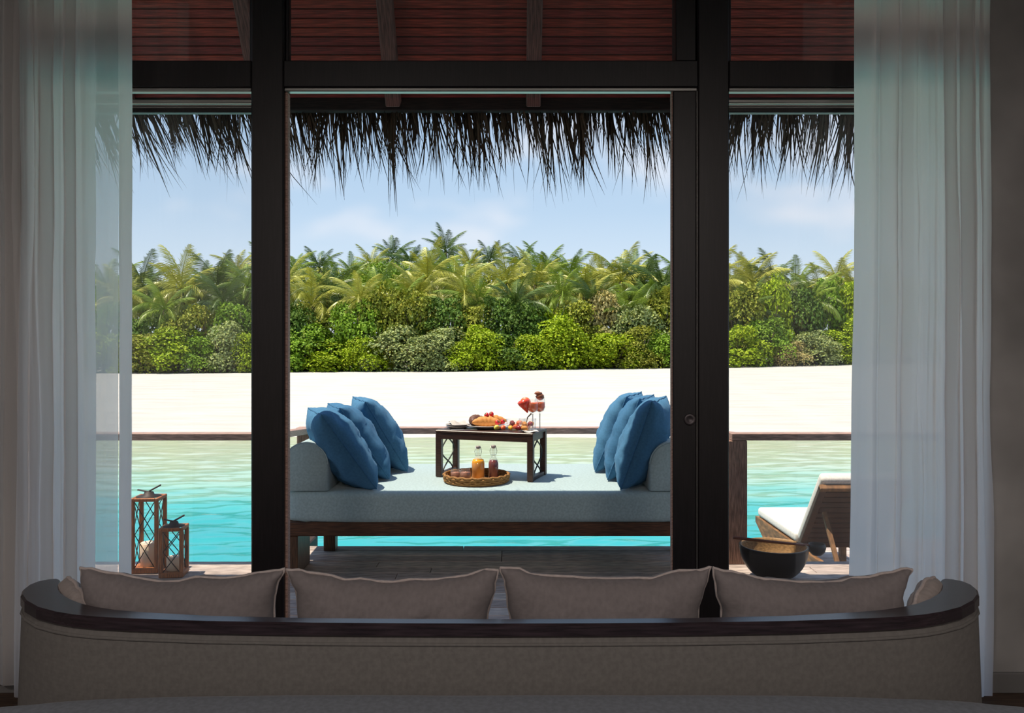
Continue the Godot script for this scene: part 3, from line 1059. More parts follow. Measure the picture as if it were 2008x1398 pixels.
		var count := 24 if far else 20
		var reach: float = q[3] * (0.66 if far else 0.92)
		for k in count:
			var f := float(k) / (count - 1)
			var el := lerpf(1.4, -0.55, pow(f, 0.9)) + r.randf_range(-0.12, 0.12)
			var az := k * 2.39996 + r.randf_range(-0.2, 0.2)
			var kind := 1 if f < 0.35 else 2 if f < 0.75 else 3
			var fr := put("frond", fronds[kind], m, t)
			var B := Basis(Vector3.UP, az) * Basis(Vector3.BACK, el) * Basis(Vector3.RIGHT, r.randf_range(-0.35, 0.35))
			fr.transform = Transform3D(B.scaled(Vector3.ONE * reach * r.randf_range(0.85, 1.25)), Vector3(0, y - g, 0))
		if q[5]:
			var sp := put("frond", fronds[0], M.frond_dark, t)
			sp.transform = Transform3D((Basis(Vector3.BACK, 1.5)).scaled(Vector3(1, 0.4, 0.4) * q[3] * 1.35), Vector3(0, y - g, 0))


func bush(called: String, label: String, group: String, m: Mesh, at: Vector3, rad: float, top: float, tone: Material, r: RandomNumberGenerator) -> void:
	var t := thing(called, label, "tree" if called.ends_with("tree") else "shrub", at, 0, group)
	var h := maxf(0.8, top - at.y)
	var lift := h * 0.45 if called.ends_with("tree") else 0.0
	var f := put("foliage", m, tone, t)
	f.set_meta("kind", "stuff")
	f.transform = Transform3D(Basis(Vector3.UP, r.randf() * TAU).scaled(Vector3(rad, (h - lift) / (1.3 if lift > 0 else 1.7), rad)), Vector3(0, lift - 0.05, 0))
	var st := begin()
	for k in 5:
		var a := k * TAU / 5 + r.randf()
		var out := Vector3(cos(a), 0, sin(a)) * rad * 0.5
		if lift > 0 and k > 0:
			tube(st, [Vector3(0, lift * 0.8, 0), out * 0.6 + Vector3(0, h * 0.7, 0)], [0.14, 0.05], 6)
		else:
			tube(st, [Vector3.ZERO, out * 0.5 * (0.0 if lift > 0 else 1.0) + Vector3(0, h * 0.35, 0), out * (0.0 if lift > 0 else 1.0) + Vector3(0, h * 0.68, 0)], [0.24, 0.2, 0.14] if lift > 0 else [0.06, 0.05, 0.03], 6)
	obj("stem", st, M.bark, t)


# ---------------------------------------------------------------- curtains

func drape_sheet(st: SurfaceTool, x0: float, x1: float, z: float, y0: float, y1: float, flat: float, folds: float, amp: float, seed_: int, sway := 0.0) -> void:
	# from the free edge x0 to x1; the first `flat` metres hang without folds
	var nz := FastNoiseLite.new()
	nz.seed = seed_
	nz.frequency = 1.0
	var sgn := signf(x1 - x0)
	var width := absf(x1 - x0)
	var n := int(width * 220)
	grid(st, func(u: float, v: float) -> Vector3:
		var s := u * width
		var g := smoothstep(flat, flat + 0.08, s)
		var ph := (s - flat) * folds + 0.9 * nz.get_noise_2d(s * 4.0, 0.3) + 0.25 * nz.get_noise_2d(s * 2.0, v * 1.2)
		var am := amp * g * (0.75 + 0.5 * nz.get_noise_2d(s * 3.0 + 20, v * 0.7))
		var x := s + 0.010 * g * sin(2 * TAU * ph) + 0.006 * nz.get_noise_2d(3.0, v * 2.0) + sway * v * v * (1 - u)
		return Vector3(x0 + sgn * x, lerpf(y1, y0, v), z + am * sin(TAU * ph) + 0.01 * nz.get_noise_2d(s * 6.0, v)), n, 40)


func curtains() -> void:
	var z := -3.40
	var t := thing("curtain", "white sheer curtain on the left, its single-layer edge letting the beach show through", "curtain")
	var st := begin()
	drape_sheet(st, -1.584, -1.640, z, 0.015, 3.16, 1.0, 1, 0.0, 3)
	drape_sheet(st, -1.586, -1.638, z - 0.004, 0.015, 3.16, 1.0, 1, 0.0, 3)
	obj("hem", st, M.drape, t)
	st = begin()
	drape_sheet(st, -1.640, -1.735, z, 0.015, 3.16, 1.0, 1, 0.0, 3)
	obj("single_layer", st, M.sheer, t)
	st = begin()
	drape_sheet(st, -1.735, -2.085, z, 0.015, 3.16, 0.02, 8.5, 0.032, 4)
	obj("folds", st, M.drape, t)
	t = thing("curtain", "heavier dull curtain stack at the far left edge of the picture", "curtain")
	st = begin()
	drape_sheet(st, -2.07, -2.60, z - 0.02, 0.06, 3.16, 0.0, 6.5, 0.03, 8)
	obj("folds", st, M.drape, t)
	t = thing("curtain", "white curtain on the right hanging in many soft vertical folds", "curtain")
	st = begin()
	drape_sheet(st, 1.428, 2.01, z, 0.015, 3.16, 0.05, 9.0, 0.036, 15, -0.03)
	obj("folds", st, M.drape, t)
	var rod := begin()
	tube(rod, [Vector3(-2.7, 3.19, z), Vector3(2.2, 3.19, z)], 0.018, 10)
	var o := obj("curtain_rail", rod, M.aluminium)
	tag(o, "metal rail above the opening that carries the curtains", "rail")


# ---------------------------------------------------------------- bed and sofa

func bed() -> void:
	var t := thing("bed", "foot end of the bed with pale smooth cover along the bottom of the picture", "bed")
	var st := begin()
	# a cover that lies flat and rolls over at the foot, its corners rounded
	grid(st, func(u: float, v: float) -> Vector3:
		var x := lerpf(-1.45, 1.45, u)
		var end := 2.125 - 0.10 * pow(absf(x) / 1.45, 6)
		var s := v * 2.4
		var y := 0.60 - 0.015 * pow(absf(x) / 1.45, 4) + 0.002 * noise.get_noise_2d(x * 2, s * 2)
		var d := s - 0.2
		var flat := end - 0.06
		if d > flat:
			var a := minf((d - flat) / 0.06, PI / 2)
			var fall := maxf(0, (d - flat) - 0.06 * PI / 2)
			return Vector3(x, y - 0.06 + 0.06 * cos(a) - fall * 1.6, -(flat + 0.06 * sin(a)))
		return Vector3(x, y, -d), 60, 90)
	obj("cover", st, M.linen, t)
	st = begin(true)
	box(st, Vector3(0, 0.33, -0.9), Vector3(2.7, 0.44, 2.1), 0.04)
	obj("mattress", st, M.linen, t)
	st = begin(true)
	box(st, Vector3(0, 0.06, -0.9), Vector3(2.5, 0.12, 1.9), 0.02)
	obj("base", st, M.floor_wood, t)


func sofa_stations() -> Array:
	var O := [[0.0, 2.166], [0.25, 2.168], [0.5, 2.173], [0.785, 2.186], [1.0, 2.207], [1.104, 2.222], [1.175, 2.240], [1.236, 2.264], [1.307, 2.303], [1.376, 2.363], [1.422, 2.420], [1.449, 2.475], [1.458, 2.52], [1.452, 2.555], [1.434, 2.575], [1.414, 2.582]]
	var I := [[0.0, 2.212], [0.25, 2.214], [0.5, 2.220], [0.785, 2.238], [0.985, 2.268], [1.075, 2.289], [1.14, 2.314], [1.196, 2.343], [1.25, 2.383], [1.305, 2.435], [1.335, 2.475], [1.355, 2.51], [1.366, 2.535], [1.375, 2.557], [1.386, 2.571], [1.400, 2.579]]
	var all := []
	for k in range(O.size() - 1, 0, -1):
		all.append([Vector2(-O[k][0], O[k][1]), Vector2(-I[k][0], I[k][1])])
	for k in O.size():
		all.append([Vector2(O[k][0], O[k][1]), Vector2(I[k][0], I[k][1])])
	return all


func sofa() -> void:
	var cx := -0.036
	var t := thing("sofa", "curved-back sofa seen from behind, grey upholstery under a dark wooden top rail", "sofa", Vector3(cx, 0, 0))
	var S := sofa_stations()
	# top rail
	var secs := []
	for q in S:
		var o: Vector2 = q[0]
		var i: Vector2 = q[1]
		var n := (i - o).normalized()
		var c := minf(0.006, o.distance_to(i) * 0.3)
		var sec := []
		for e in [[o, 0.712 + c], [o, 0.75 - c], [o + n * c, 0.75], [i - n * c, 0.75], [i, 0.75 - c], [i, 0.712 + c], [i - n * c, 0.712], [o + n * c, 0.712]]:
			sec.append(Vector3(e[0].x, e[1], -e[0].y))
		secs.append(sec)
	var st := begin(true)
	loft(st, secs)
	obj("top_rail", st, M.sofa_wood, t)
	# upholstered shell
	secs = []
	for q in S:
		var o: Vector2 = q[0]
		var i: Vector2 = q[1]
		var n := (i - o).normalized()
		var sec := []
		for e in [[o - n * 0.004, 0.06], [o + n * -0.008, 0.4], [o + n * 0.002, 0.69], [o + n * 0.008, 0.7115], [i, 0.7115], [i + n * 0.012, 0.4], [i + n * 0.012, 0.06]]:
			sec.append(Vector3(e[0].x, e[1], -e[0].y))
		secs.append(sec)
	st = begin()
	loft(st, secs)
	obj("back", st, M.sofa_cloth, t)
	var pts := []
	for q in S:
		var n: Vector2 = (q[1] - q[0]).normalized()
		var o: Vector2 = q[0] + n * 0.003
		pts.append(Vector3(o.x, 0.694, -o.y))
	st = begin()
	tube(st, pts, 0.005, 6)
	obj("piping", st, M.sofa_cloth, t)
	st = begin(true)
	box(st, Vector3(0, 0.17, -2.68), Vector3(2.40, 0.20, 0.72), 0.03)
	obj("seat_base", st, M.sofa_cloth, t)
	st = begin(true)
	box(st, Vector3(0, 0.345, -2.70), Vector3(2.38, 0.15, 0.76), 0.04)
	obj("seat_cushion", st, M.cushion_cloth, t)
	for x in [-1.05, 1.05]:
		for d in [2.40, 2.98]:
			st = begin()
			lathe(st, [Vector2(0.0, 0.0), Vector2(0.02, 0.0), Vector2(0.03, 0.08), Vector2(0.0, 0.08)], Vector3(x, 0, -d), 12)
			obj("leg", st, M.sofa_wood, t)
	# four big cushions against the back
	var cs := [[359, 398, 1104, 1118, "sofa cushion at the left end, in front of the left curtain and lanterns"], [772, 412, 1113, 1116, "sofa cushion second from left, below the daybed"], [1186, 410, 1110, 1108, "sofa cushion third from left, below the right end of the daybed"], [1588, 388, 1116, 1113, "sofa cushion at the right end, below the dark bowl"]]
	for k in 4:
		var q: Array = cs[k]
		var d := 2.43
		var w: float = q[1] * d / F
		var top: float = EYE - ((q[2] + q[3]) / 2.0 + 8.0 - HORIZON) * d / F
		var h := top - 0.40
		var at := Vector3((q[0] - 1004.0) * d / F, 0.415 + h / 2, -d)
		var p := thing("cushion", "grey-beige square " + q[4], "cushion", at, 0, "cushions along the sofa back")
		var roll: float = -(q[3] - q[2]) / q[1]
		p.transform = Transform3D(Basis(Vector3.BACK, roll) * Basis(Vector3.RIGHT, 0.06), at)
		var cv := put("cover", pillow_mesh(w, h, 0.21, 0.115, 50 + k, 30, 0.40, 0.19), M.cushion_cloth, p)
		st = begin()
		tube(st, pillow_rim(w, h, 0.115, 50 + k, 0.19), 0.0045, 6, true)
		obj("piping", st, M.piping_cloth, cv)
	for s in [-1, 1]:
		var at := Vector3(cx + s * 1.312, 0.588, -2.45)
		var p := thing("cushion", "small piped cushion tucked into the %s arm of the sofa" % ("left" if s < 0 else "right"), "cushion", at, 0, "arm cushions of the sofa")
		p.transform = Transform3D(Basis(Vector3.UP, s * 0.78) * Basis(Vector3.RIGHT, -0.22) * Basis(Vector3.BACK, s * 0.32), at)
		var cv := put("cover", pillow_mesh(0.29, 0.29, 0.10, -0.2, 70, 22, 0.30), M.arm_cloth, p)
		st = begin()
		tube(st, pillow_rim(0.29, 0.29, -0.2, 70, -0.2), 0.006, 6, true)
		obj("piping", st, M.piping_cloth, cv)


# ---------------------------------------------------------------- daybed

func daybed() -> void:
	var x0 := -1.47
	var x1 := 1.25
	var d0 := 5.21
	var d1 := 6.46
	var t := thing("daybed", "wide wooden daybed on the deck with a thick grey-teal mattress", "daybed")
	# mattress: a soft slab with rounded edges and a slight crown
	var st := begin()
	var h := Vector3((x1 - x0) / 2, 0.0975, (d1 - d0) / 2)
	var c := Vector3((x0 + x1) / 2, 0.4425, -(d0 + d1) / 2)
	var ring := []
	var secs := []
	for k in 13:
		var a := -PI / 2 + PI * k / 12.0
		secs.append([0.035 * (1 - cos(a)), h.y * 0 + (h.y - 0.035) * signf(sin(a)) * (1 if absf(sin(a)) > 0.3 else 0) + 0.035 * sin(a)])
	var prof := [[0.10, -0.0975], [0.02, -0.0975], [0.006, -0.088], [0.0, -0.072], [-0.001, -0.06], [-0.003, 0.0], [-0.001, 0.056], [0.0, 0.066], [0.006, 0.083], [0.02, 0.094], [0.05, 0.098], [0.10, 0.0990], [0.105, 0.0991]]
	var loops := []
	for q in prof:
		var loop := []
		var N := 120
		for k in N:
			var a := TAU * k / N
			var ca := cos(a)
			var sa := sin(a)
			var e := 0.14
			var hx: float = h.x - minf(q[0], h.x * 0.97)
			var hz: float = h.z - minf(q[0], h.z * 0.97)
			loop.append(c + Vector3(signf(ca) * pow(absf(ca), e) * hx, q[1] + (0.004 * noise.get_noise_2d(a * 3.0, q[1] * 9.0) if q[1] < 0.08 else 0.0), signf(sa) * pow(absf(sa), e) * hz))
		loops.append(loop)
	loft(st, loops)
	obj("mattress", st, M.teal_cloth, t)
	for z in [-d0 - 0.03, -d1 + 0.03]:
		st = begin(true)
		box(st, Vector3((x0 + x1) / 2, 0.300, z), Vector3(x1 - x0 - 0.03, 0.088, 0.05), 0.005)
		obj("front_rail" if z > -5.5 else "back_rail", st, M.daybed_wood, t)
	for x in [x0 + 0.04, x1 - 0.04]:
		st = begin(true)
		box(st, Vector3(x, 0.300, -(d0 + d1) / 2), Vector3(0.05, 0.088, d1 - d0 - 0.12), 0.005)
		obj("side_rail", st, M.daybed_wood, t)
	st = begin(true)
	box(st, Vector3((x0 + x1) / 2, 0.332, -(d0 + d1) / 2), Vector3(x1 - x0 - 0.12, 0.02, d1 - d0 - 0.12), 0.003)
	obj("platform", st, M.daybed_wood, t)
	for q in [[-1.43, -1.371, 5.22, 5.54], [1.19, 1.25, 5.22, 5.54], [-1.35, -1.266, 5.84, 5.93], [1.165, 1.245, 5.84, 5.93]]:
		st = begin(true)
		box(st, Vector3((q[0] + q[1]) / 2, 0.128, -(q[2] + q[3]) / 2), Vector3(q[1] - q[0], 0.256, q[3] - q[2]), 0.005)
		obj("leg", st, M.daybed_leg_wood, t)
	# bolsters
	for s in [-1, 1]:
		var xa := x0 if s < 0 else 0.873
		var b := thing("bolster", "grey-teal round-topped bolster at the %s end of the daybed" % ("left" if s < 0 else "right"), "bolster", Vector3(xa + 0.15, 0.541, -(d0 + d1) / 2), 0, "bolsters at the daybed ends")
		var sec := []
		for z in [h.z - 0.012, h.z - 0.02, h.z - 0.03, 0.2, 0.0, -0.2, -h.z + 0.03, -h.z + 0.02, -h.z + 0.012]:
			var inset := 0.012 if absf(z) > h.z - 0.015 else 0.004 if absf(z) > h.z - 0.025 else 0.0
			var ringp := []
			for e in [[-0.142, 0.004], [-0.142, 0.16]]:
				ringp.append(Vector3(e[0] + inset, e[1], z))
			for k in 11:
				var a := PI - PI * k / 10.0
				ringp.append(Vector3(cos(a) * (0.142 - inset), 0.175 + sin(a) * (0.14 - inset), z))
			for e in [[0.142, 0.16], [0.142, 0.004]]:
				ringp.append(Vector3(e[0] - inset, e[1], z))
			sec.append(ringp)
		st = begin()
		loft(st, sec)
		var cv := obj("cover", st, M.teal_cloth, b)
		for z in [h.z - 0.014, -h.z + 0.014]:
			var seam := []
			for k in 15:
				var a := PI - PI * k / 14.0
				seam.append(Vector3(cos(a) * 0.141, 0.175 + sin(a) * 0.139, z))
			st = begin()
			tube(st, seam, 0.004, 6)
			obj("piping", st, M.teal_cloth, cv)
	# blue cushions: three against each bolster; [foot x, foot d, lean from upright, yaw, size]
	var words := ["front", "middle", "rear"]
	var left := [[-0.975, 5.47, 0.62, 0.40], [-0.94, 5.84, 0.60, 0.38], [-0.86, 6.20, 0.54, 0.36]]
	var right := [[0.79, 5.47, -0.34, -0.36], [0.745, 5.82, -0.38, -0.36], [0.70, 6.18, -0.40, -0.36]]
	var covers := [pillow_mesh(0.50, 0.60, 0.29, 0.03, 81, 28, 0.40), pillow_mesh(0.50, 0.60, 0.27, 0.03, 82, 28, 0.40), pillow_mesh(0.50, 0.60, 0.27, 0.03, 83, 28, 0.40)]
	for k in 6:
		var q: Array = left[k] if k < 3 else right[k - 3]
		var i := k % 3
		var side := "left" if k < 3 else "right"
		var p := thing("pillow", "blue square pillow, the %s one of three leaning on the %s bolster" % [words[i], side], "pillow", Vector3.ZERO, 0, "blue pillows on the daybed")
		var B: Basis = Basis(Vector3.UP, q[3]) * Basis(Vector3.BACK, q[2]) * Basis(Vector3.UP, PI / 2)
		var lift: Vector3 = B * Vector3(0, 0.29, 0)
		p.transform = Transform3D(B, Vector3(q[0], 0.565, -q[1]) + lift)
		var cv := put("cover", covers[i], M.blue_cloth if i != 1 else M.blue_cloth_deep, p)
		st = begin()
		tube(st, pillow_rim(0.50, 0.60, 0.03, 81 + i), 0.005, 6, true)
		obj("piping", st, M.blue_cloth_deep, cv)


# ---------------------------------------------------------------- the tray table and what stands on it

var TB := Transform3D.IDENTITY       # the table's own axes: x along its front, z towards the camera, origin at its near left foot

func table_and_food() -> void:
	var yaw := -0.314
	# the near right foot stands at x 0.142, d 5.55
	var L := 0.72
	var D := 0.36
	var H := 0.33
	var foot := Vector3(0.142, 0.545, -5.55)
	var ux := Vector3(cos(-yaw), 0, sin(-yaw))       # along the front towards the right, coming nearer
	var uz := Vector3(-ux.z, 0, ux.x)                # towards the camera side
	var origin := foot - ux * L
	TB = Transform3D(Basis(ux, Vector3.UP, uz), origin)
	var t := thing("tray_table", "dark wooden bed table with lattice ends, standing on the mattress laden with food", "table")
	t.transform = TB
	var st := begin(true)
	box(st, Vector3(L / 2, H - 0.009, -D / 2), Vector3(L, 0.018, D), 0.004)
	obj("tabletop", st, M.table_wood, t)
	for z in [-0.012, -D + 0.012]:
		st = begin(true)
		box(st, Vector3(L / 2, H - 0.040, z), Vector3(L - 0.05, 0.044, 0.02), 0.003)
		obj("apron", st, M.table_wood, t)
	for x in [0.022, L - 0.022]:
		st = begin(true)
		box(st, Vector3(x, H - 0.040, -D / 2), Vector3(0.02, 0.044, D - 0.05), 0.003)
		obj("apron", st, M.table_wood, t)
		for z in [-0.022, -D + 0.022]:
			st = begin(true)
			box(st, Vector3(x, (H - 0.018) / 2, z), Vector3(0.042, H - 0.018, 0.042), 0.003)
			obj("leg", st, M.table_wood, t)
		st = begin(true)
		box(st, Vector3(x, 0.014, -D / 2), Vector3(0.03, 0.026, D - 0.088), 0.003)
		obj("stretcher", st, M.table_wood, t)
		for s in [-1, 1]:                     # two bowed rods that cross twice
			var pts := []
			for k in 25:
				var f := k / 24.0
				pts.append(Vector3(x + s * 0.004, 0.027 + (H - 0.09) * f, -D / 2 + s * 0.105 * cos(f * TAU * 0.75 + 0.25)))
			st = begin()
			tube(st, pts, 0.0055, 6)
			obj("lattice_rod", st, M.wire, t)
	var at := func(u: float, v: float, y := 0.0) -> Vector3: return TB * Vector3(u, H + y, -v)
	# serving plate with pastries
	var p := thing("plate", "white serving plate under the pastries, on the dark bed table", "plate", at.call(0.31, 0.235, 0.001))
	st = begin()
	lathe(st, [Vector2(0, 0), Vector2(0.075, 0), Vector2(0.09, 0.006), Vector2(0.155, 0.022), Vector2(0.158, 0.025), Vector2(0.154, 0.026), Vector2(0.09, 0.012), Vector2(0, 0.010)], Vector3.ZERO, 40)
	obj("dish", st, M.china, p)
	var breads := [["golden curved croissant in the middle of the serving plate", 0.31, 0.20, 0.10, M.bread, 0.1], ["golden croissant at the back of the serving plate", 0.33, 0.29, 0.09, M.bread, 0.5], ["dark chocolate pastry at the left of the serving plate", 0.215, 0.24, 0.075, M.chocolate, 0.9]]
	for q in breads:
		st = begin()
		var pts := []
		var rad := []
		for k in 17:
			var f := k / 16.0 * 2 - 1
			pts.append(Vector3(f * q[3], 0, 0.045 * f * f))
			rad.append((0.036 * (1 - pow(absf(f), 2.2)) + 0.007) * (1.0 if k % 3 else 0.88))
		tube(st, pts, rad, 12)
		var o := obj("pastry", st, q[4])
		o.position = at.call(q[1], q[2], 0.050 if q[4] == M.bread else 0.054)
		o.rotation.y = q[5]
		tag(o, q[0], "pastry", "pastries on the serving plate")
	for q in [[0.315, 0.205, 0.095, "whole red strawberry on top of the golden croissant"], [0.335, 0.25, 0.098, "red strawberry just behind the one topping the croissant"], [0.425, 0.225, 0.048, "red strawberry at the right edge of the serving plate"], [0.40, 0.185, 0.046, "red strawberry by the front right of the serving plate"]]:
		var s2 := thing("strawberry", q[3], "strawberry", at.call(q[0], q[1], q[2]), 0, "strawberries on the serving plate")
		st = begin()
		lathe(st, [Vector2(0, -0.018), Vector2(0.009, -0.014), Vector2(0.016, -0.002), Vector2(0.018, 0.008), Vector2(0.014, 0.016), Vector2(0, 0.018)], Vector3.ZERO, 14)
		obj("flesh", st, M.berry, s2)
		st = begin()
		for k in 5:
			var a := k * TAU / 5
			var o3 := Vector3(cos(a), 0, sin(a))
			var sd := Vector3(-sin(a), 0, cos(a)) * 0.004
			quad(st, Vector3(0, 0.0185, 0), o3 * 0.007 + sd + Vector3(0, 0.019, 0), o3 * 0.014 + Vector3(0, 0.014, 0), o3 * 0.007 - sd + Vector3(0, 0.019, 0), Vector3.UP)
		obj("leaf_cap", st, M.leaf_garnish, s2)
		s2.rotation = Vector3(0.5, q[0] * 20, 0.7)
	# small plates, napkin and cutlery on the left
	for k in 2:
		p = thing("plate", ["grey side plate at the left front of the bed table, lower of two", "grey side plate at the left of the bed table, upper of two"][k], "plate", at.call(0.105, 0.17, 0.001 + 0.0125 * k), 0, "stacked side plates")
		st = begin()
		lathe(st, [Vector2(0, 0), Vector2(0.055, 0), Vector2(0.065, 0.005), Vector2(0.088, 0.014), Vector2(0.09, 0.017), Vector2(0.086, 0.018), Vector2(0.064, 0.009), Vector2(0, 0.008)], Vector3.ZERO, 32)
		obj("dish", st, M.grey_china, p)
	var nap := begin()
	grid(nap, func(u: float, v: float) -> Vector3: return Vector3((u - 0.5) * 0.11, 0.012 + 0.012 * sin(u * 7) * sin(v * PI) + 0.008 * sin(v * 5.0), (v - 0.5) * 0.15), 18, 18)
	var nn := obj("napkin", nap, M.napkin_cloth)
	nn.transform = Transform3D(Basis(Vector3.UP, 0.3), at.call(0.10, 0.18, 0.026))
	tag(nn, "crumpled pale napkin on the stacked grey side plates", "napkin")
	for k in 2:
		var cu := thing("knife" if k == 0 else "fork", ["steel knife lying in front of the grey side plates", "steel fork lying beside the knife on the bed table"][k], "cutlery", at.call(0.10 + 0.10 * k, 0.045 + 0.012 * k, 0.004), 0.1)
		st = begin(true)
		box(st, Vector3(-0.05, 0, 0), Vector3(0.09, 0.005, 0.010), 0.002)
		obj("handle", st, M.steel, cu)
		st = begin(true)
		if k == 0:
			box(st, Vector3(0.045, 0, 0), Vector3(0.10, 0.002, 0.016), 0.0008)
			obj("blade", st, M.steel, cu)
		else:
			box(st, Vector3(0.02, 0, 0), Vector3(0.05, 0.003, 0.006), 0.001)
			for e in 4:
				box(st, Vector3(0.068, 0, (e - 1.5) * 0.006), Vector3(0.05, 0.002, 0.0025), 0.0005)
			obj("tines", st, M.steel, cu)
	# two glass bowls of fruit
	var bowls := [[0.535, 0.20, 0.068, 0.075, "left glass bowl of cut fruit on the bed table", M.papaya, M.plum], [0.635, 0.155, 0.060, 0.085, "right glass bowl of cut fruit with a dark spoon in it", M.plum, M.bread]]
	for b in 2:
		var q: Array = bowls[b]
		p = thing("glass_bowl", q[4], "bowl", at.call(q[0], q[1], 0.001), 0, "glass fruit bowls")
		st = begin()
		var R: float = q[2]
		var hh: float = q[3]
		lathe(st, [Vector2(0, 0), Vector2(R * 0.75, 0), Vector2(R * 0.95, hh * 0.2), Vector2(R, hh * 0.6), Vector2(R * 1.02, hh), Vector2(R * 0.97, hh), Vector2(R * 0.95, hh * 0.6), Vector2(R * 0.9, hh * 0.22), Vector2(R * 0.7, 0.006), Vector2(0, 0.006)], Vector3.ZERO, 32)
		obj("glass", st, M.clear_glass, p)
		for k in 7:
			st = begin(true)
			var a := k * 2.4
			var rr := R * (0.0 if k == 0 else 0.5)
			box(st, Vector3.ZERO, Vector3(0.034, 0.028, 0.03), 0.006)
			var o := obj("fruit_chunk", st, [q[5], q[6], M.mango][k % 3])
			o.transform = Transform3D(Basis(Vector3(0.3, 1, 0.2).normalized(), a), at.call(q[0], q[1], 0.024 + 0.026 * (k % 2)) + Vector3(cos(a) * rr, 0, sin(a) * rr))
			tag(o, "cut fruit chunk inside the %s glass bowl on the bed table" % ["left", "right"][b], "fruit", "fruit chunks in the %s glass bowl" % ["left", "right"][b])
	var sp := thing("spoon", "dark spoon standing in the right glass bowl", "spoon", at.call(0.625, 0.15, 0.05))
	st = begin()
	tube(st, [Vector3(0, 0, 0), Vector3(0.012, 0.045, 0), Vector3(0.038, 0.072, 0)], [0.003, 0.004, 0.006], 8)
	obj("handle", st, M.iron, sp)
	st = begin()
	sphere_ish(st, Vector3(-0.006, -0.012, 0), Vector3(0.013, 0.016, 0.006))
	obj("spoon_bowl", st, M.iron, sp)
	# loose fruit in front
	for q in [[0.445, 0.045, M.lime_fruit, "pale yellow-green lime wedge at the front edge of the bed table"], [0.545, 0.045, M.mango, "bright orange mango wedge at the front edge of the bed table"], [0.60, 0.05, M.plum, "dark red plum piece right of the mango wedge"], [0.645, 0.05, M.bread, "tan melon piece at the right end of the front fruit row"], [0.49, 0.05, M.papaya, "reddish papaya piece between the lime and mango wedges"]]:
		st = begin()
		var pts := []
		var rad := []
		for k in 9:
			var f := k / 8.0 * 2 - 1
			pts.append(Vector3(f * 0.024, 0.012 * (1 - f * f), 0))
			rad.append(0.017 * sqrt(maxf(0.04, 1 - f * f)))
		tube(st, pts, rad, 10)
		var o := obj("fruit_piece", st, q[2])
		o.transform = Transform3D(Basis(Vector3.UP, q[0] * 9), at.call(q[0], q[1], 0.018))
		tag(o, q[3], "fruit")
	# white napkin on the right
	nap = begin()
	grid(nap, func(u: float, v: float) -> Vector3: return Vector3((u - 0.5) * 0.10, 0.004 + 0.005 * sin(u * 6 + v * 3), (v - 0.5) * 0.15), 14, 14)
	nn = obj("napkin", nap, M.white_cloth)
	nn.transform = Transform3D(Basis(Vector3.UP, 0.2), at.call(0.665, 0.12 - 0.02, 0.003))
	tag(nn, "flat white napkin under the wine glasses at the right of the table", "napkin")
	# two stemmed glasses
	var gl := [[0.655, 0.215, 0.0, "front stemmed glass of orange cocktail with a fruit slice and red bloom", M.cocktail], [0.69, 0.275, 0.012, "rear stemmed glass of orange cocktail topped with a brown-red garnish", M.cocktail]]
	for k in 2:
		var q: Array = gl[k]
		p = thing("wine_glass", q[3], "glass", at.call(q[0], q[1], 0.001), 0, "stemmed cocktail glasses")
		st = begin()
		lathe(st, [Vector2(0, 0), Vector2(0.034, 0), Vector2(0.034, 0.003), Vector2(0.006, 0.008), Vector2(0.004, 0.02), Vector2(0.004, 0.10), Vector2(0.008, 0.112), Vector2(0.030, 0.130), Vector2(0.041, 0.158), Vector2(0.041, 0.185), Vector2(0.034, 0.22), Vector2(0.032, 0.22), Vector2(0.038, 0.185), Vector2(0.038, 0.158), Vector2(0.028, 0.133), Vector2(0, 0.118)], Vector3.ZERO, 28)
		obj("glass", st, M.clear_glass, p)
		st = begin()
		tube(st, [Vector3(0, 0.006, 0), Vector3(0, 0.113, 0)], 0.0042, 8)
		obj("stem", st, M.stem_glass, p)
		st = begin()
		lathe(st, [Vector2(0, 0.120), Vector2(0.026, 0.134), Vector2(0.0365, 0.158), Vector2(0.0365, 0.183), Vector2(0.0355, 0.192), Vector2(0, 0.192)], Vector3.ZERO, 28)
		obj("drink", st, q[4], p)
		if k == 0:
			st = begin()
			lathe(st, [Vector2(0, -0.006), Vector2(0.034, -0.006), Vector2(0.038, 0.0), Vector2(0.034, 0.006), Vector2(0, 0.006)], Vector3.ZERO, 24)
			var sl := obj("fruit_slice", st, M.papaya, p)
			sl.transform = Transform3D(Basis(Vector3.BACK, 0.6) * Basis(Vector3.RIGHT, 1.35), Vector3(-0.052, 0.195, 0.01))
			st = begin()
			lathe(st, [Vector2(0.004, -0.075), Vector2(0.018, -0.05), Vector2(0.040, -0.01), Vector2(0.046, 0.012), Vector2(0.030, 0.022), Vector2(0, 0.016)], Vector3.ZERO, 16)
			var fl := obj("red_bloom", st, M.cocktail_red, p)
			fl.position = Vector3(-0.062, 0.192, 0.0)
			fl.rotation.z = 0.35
		else:
			st = begin()
			sphere_ish(st, Vector3(0, 0.232, 0), Vector3(0.030, 0.026, 0.024), 0.5, 4)
			sphere_ish(st, Vector3(-0.012, 0.256, 0.004), Vector3(0.026, 0.012, 0.018), 0.5, 5)
			obj("garnish", st, M.jam, p)


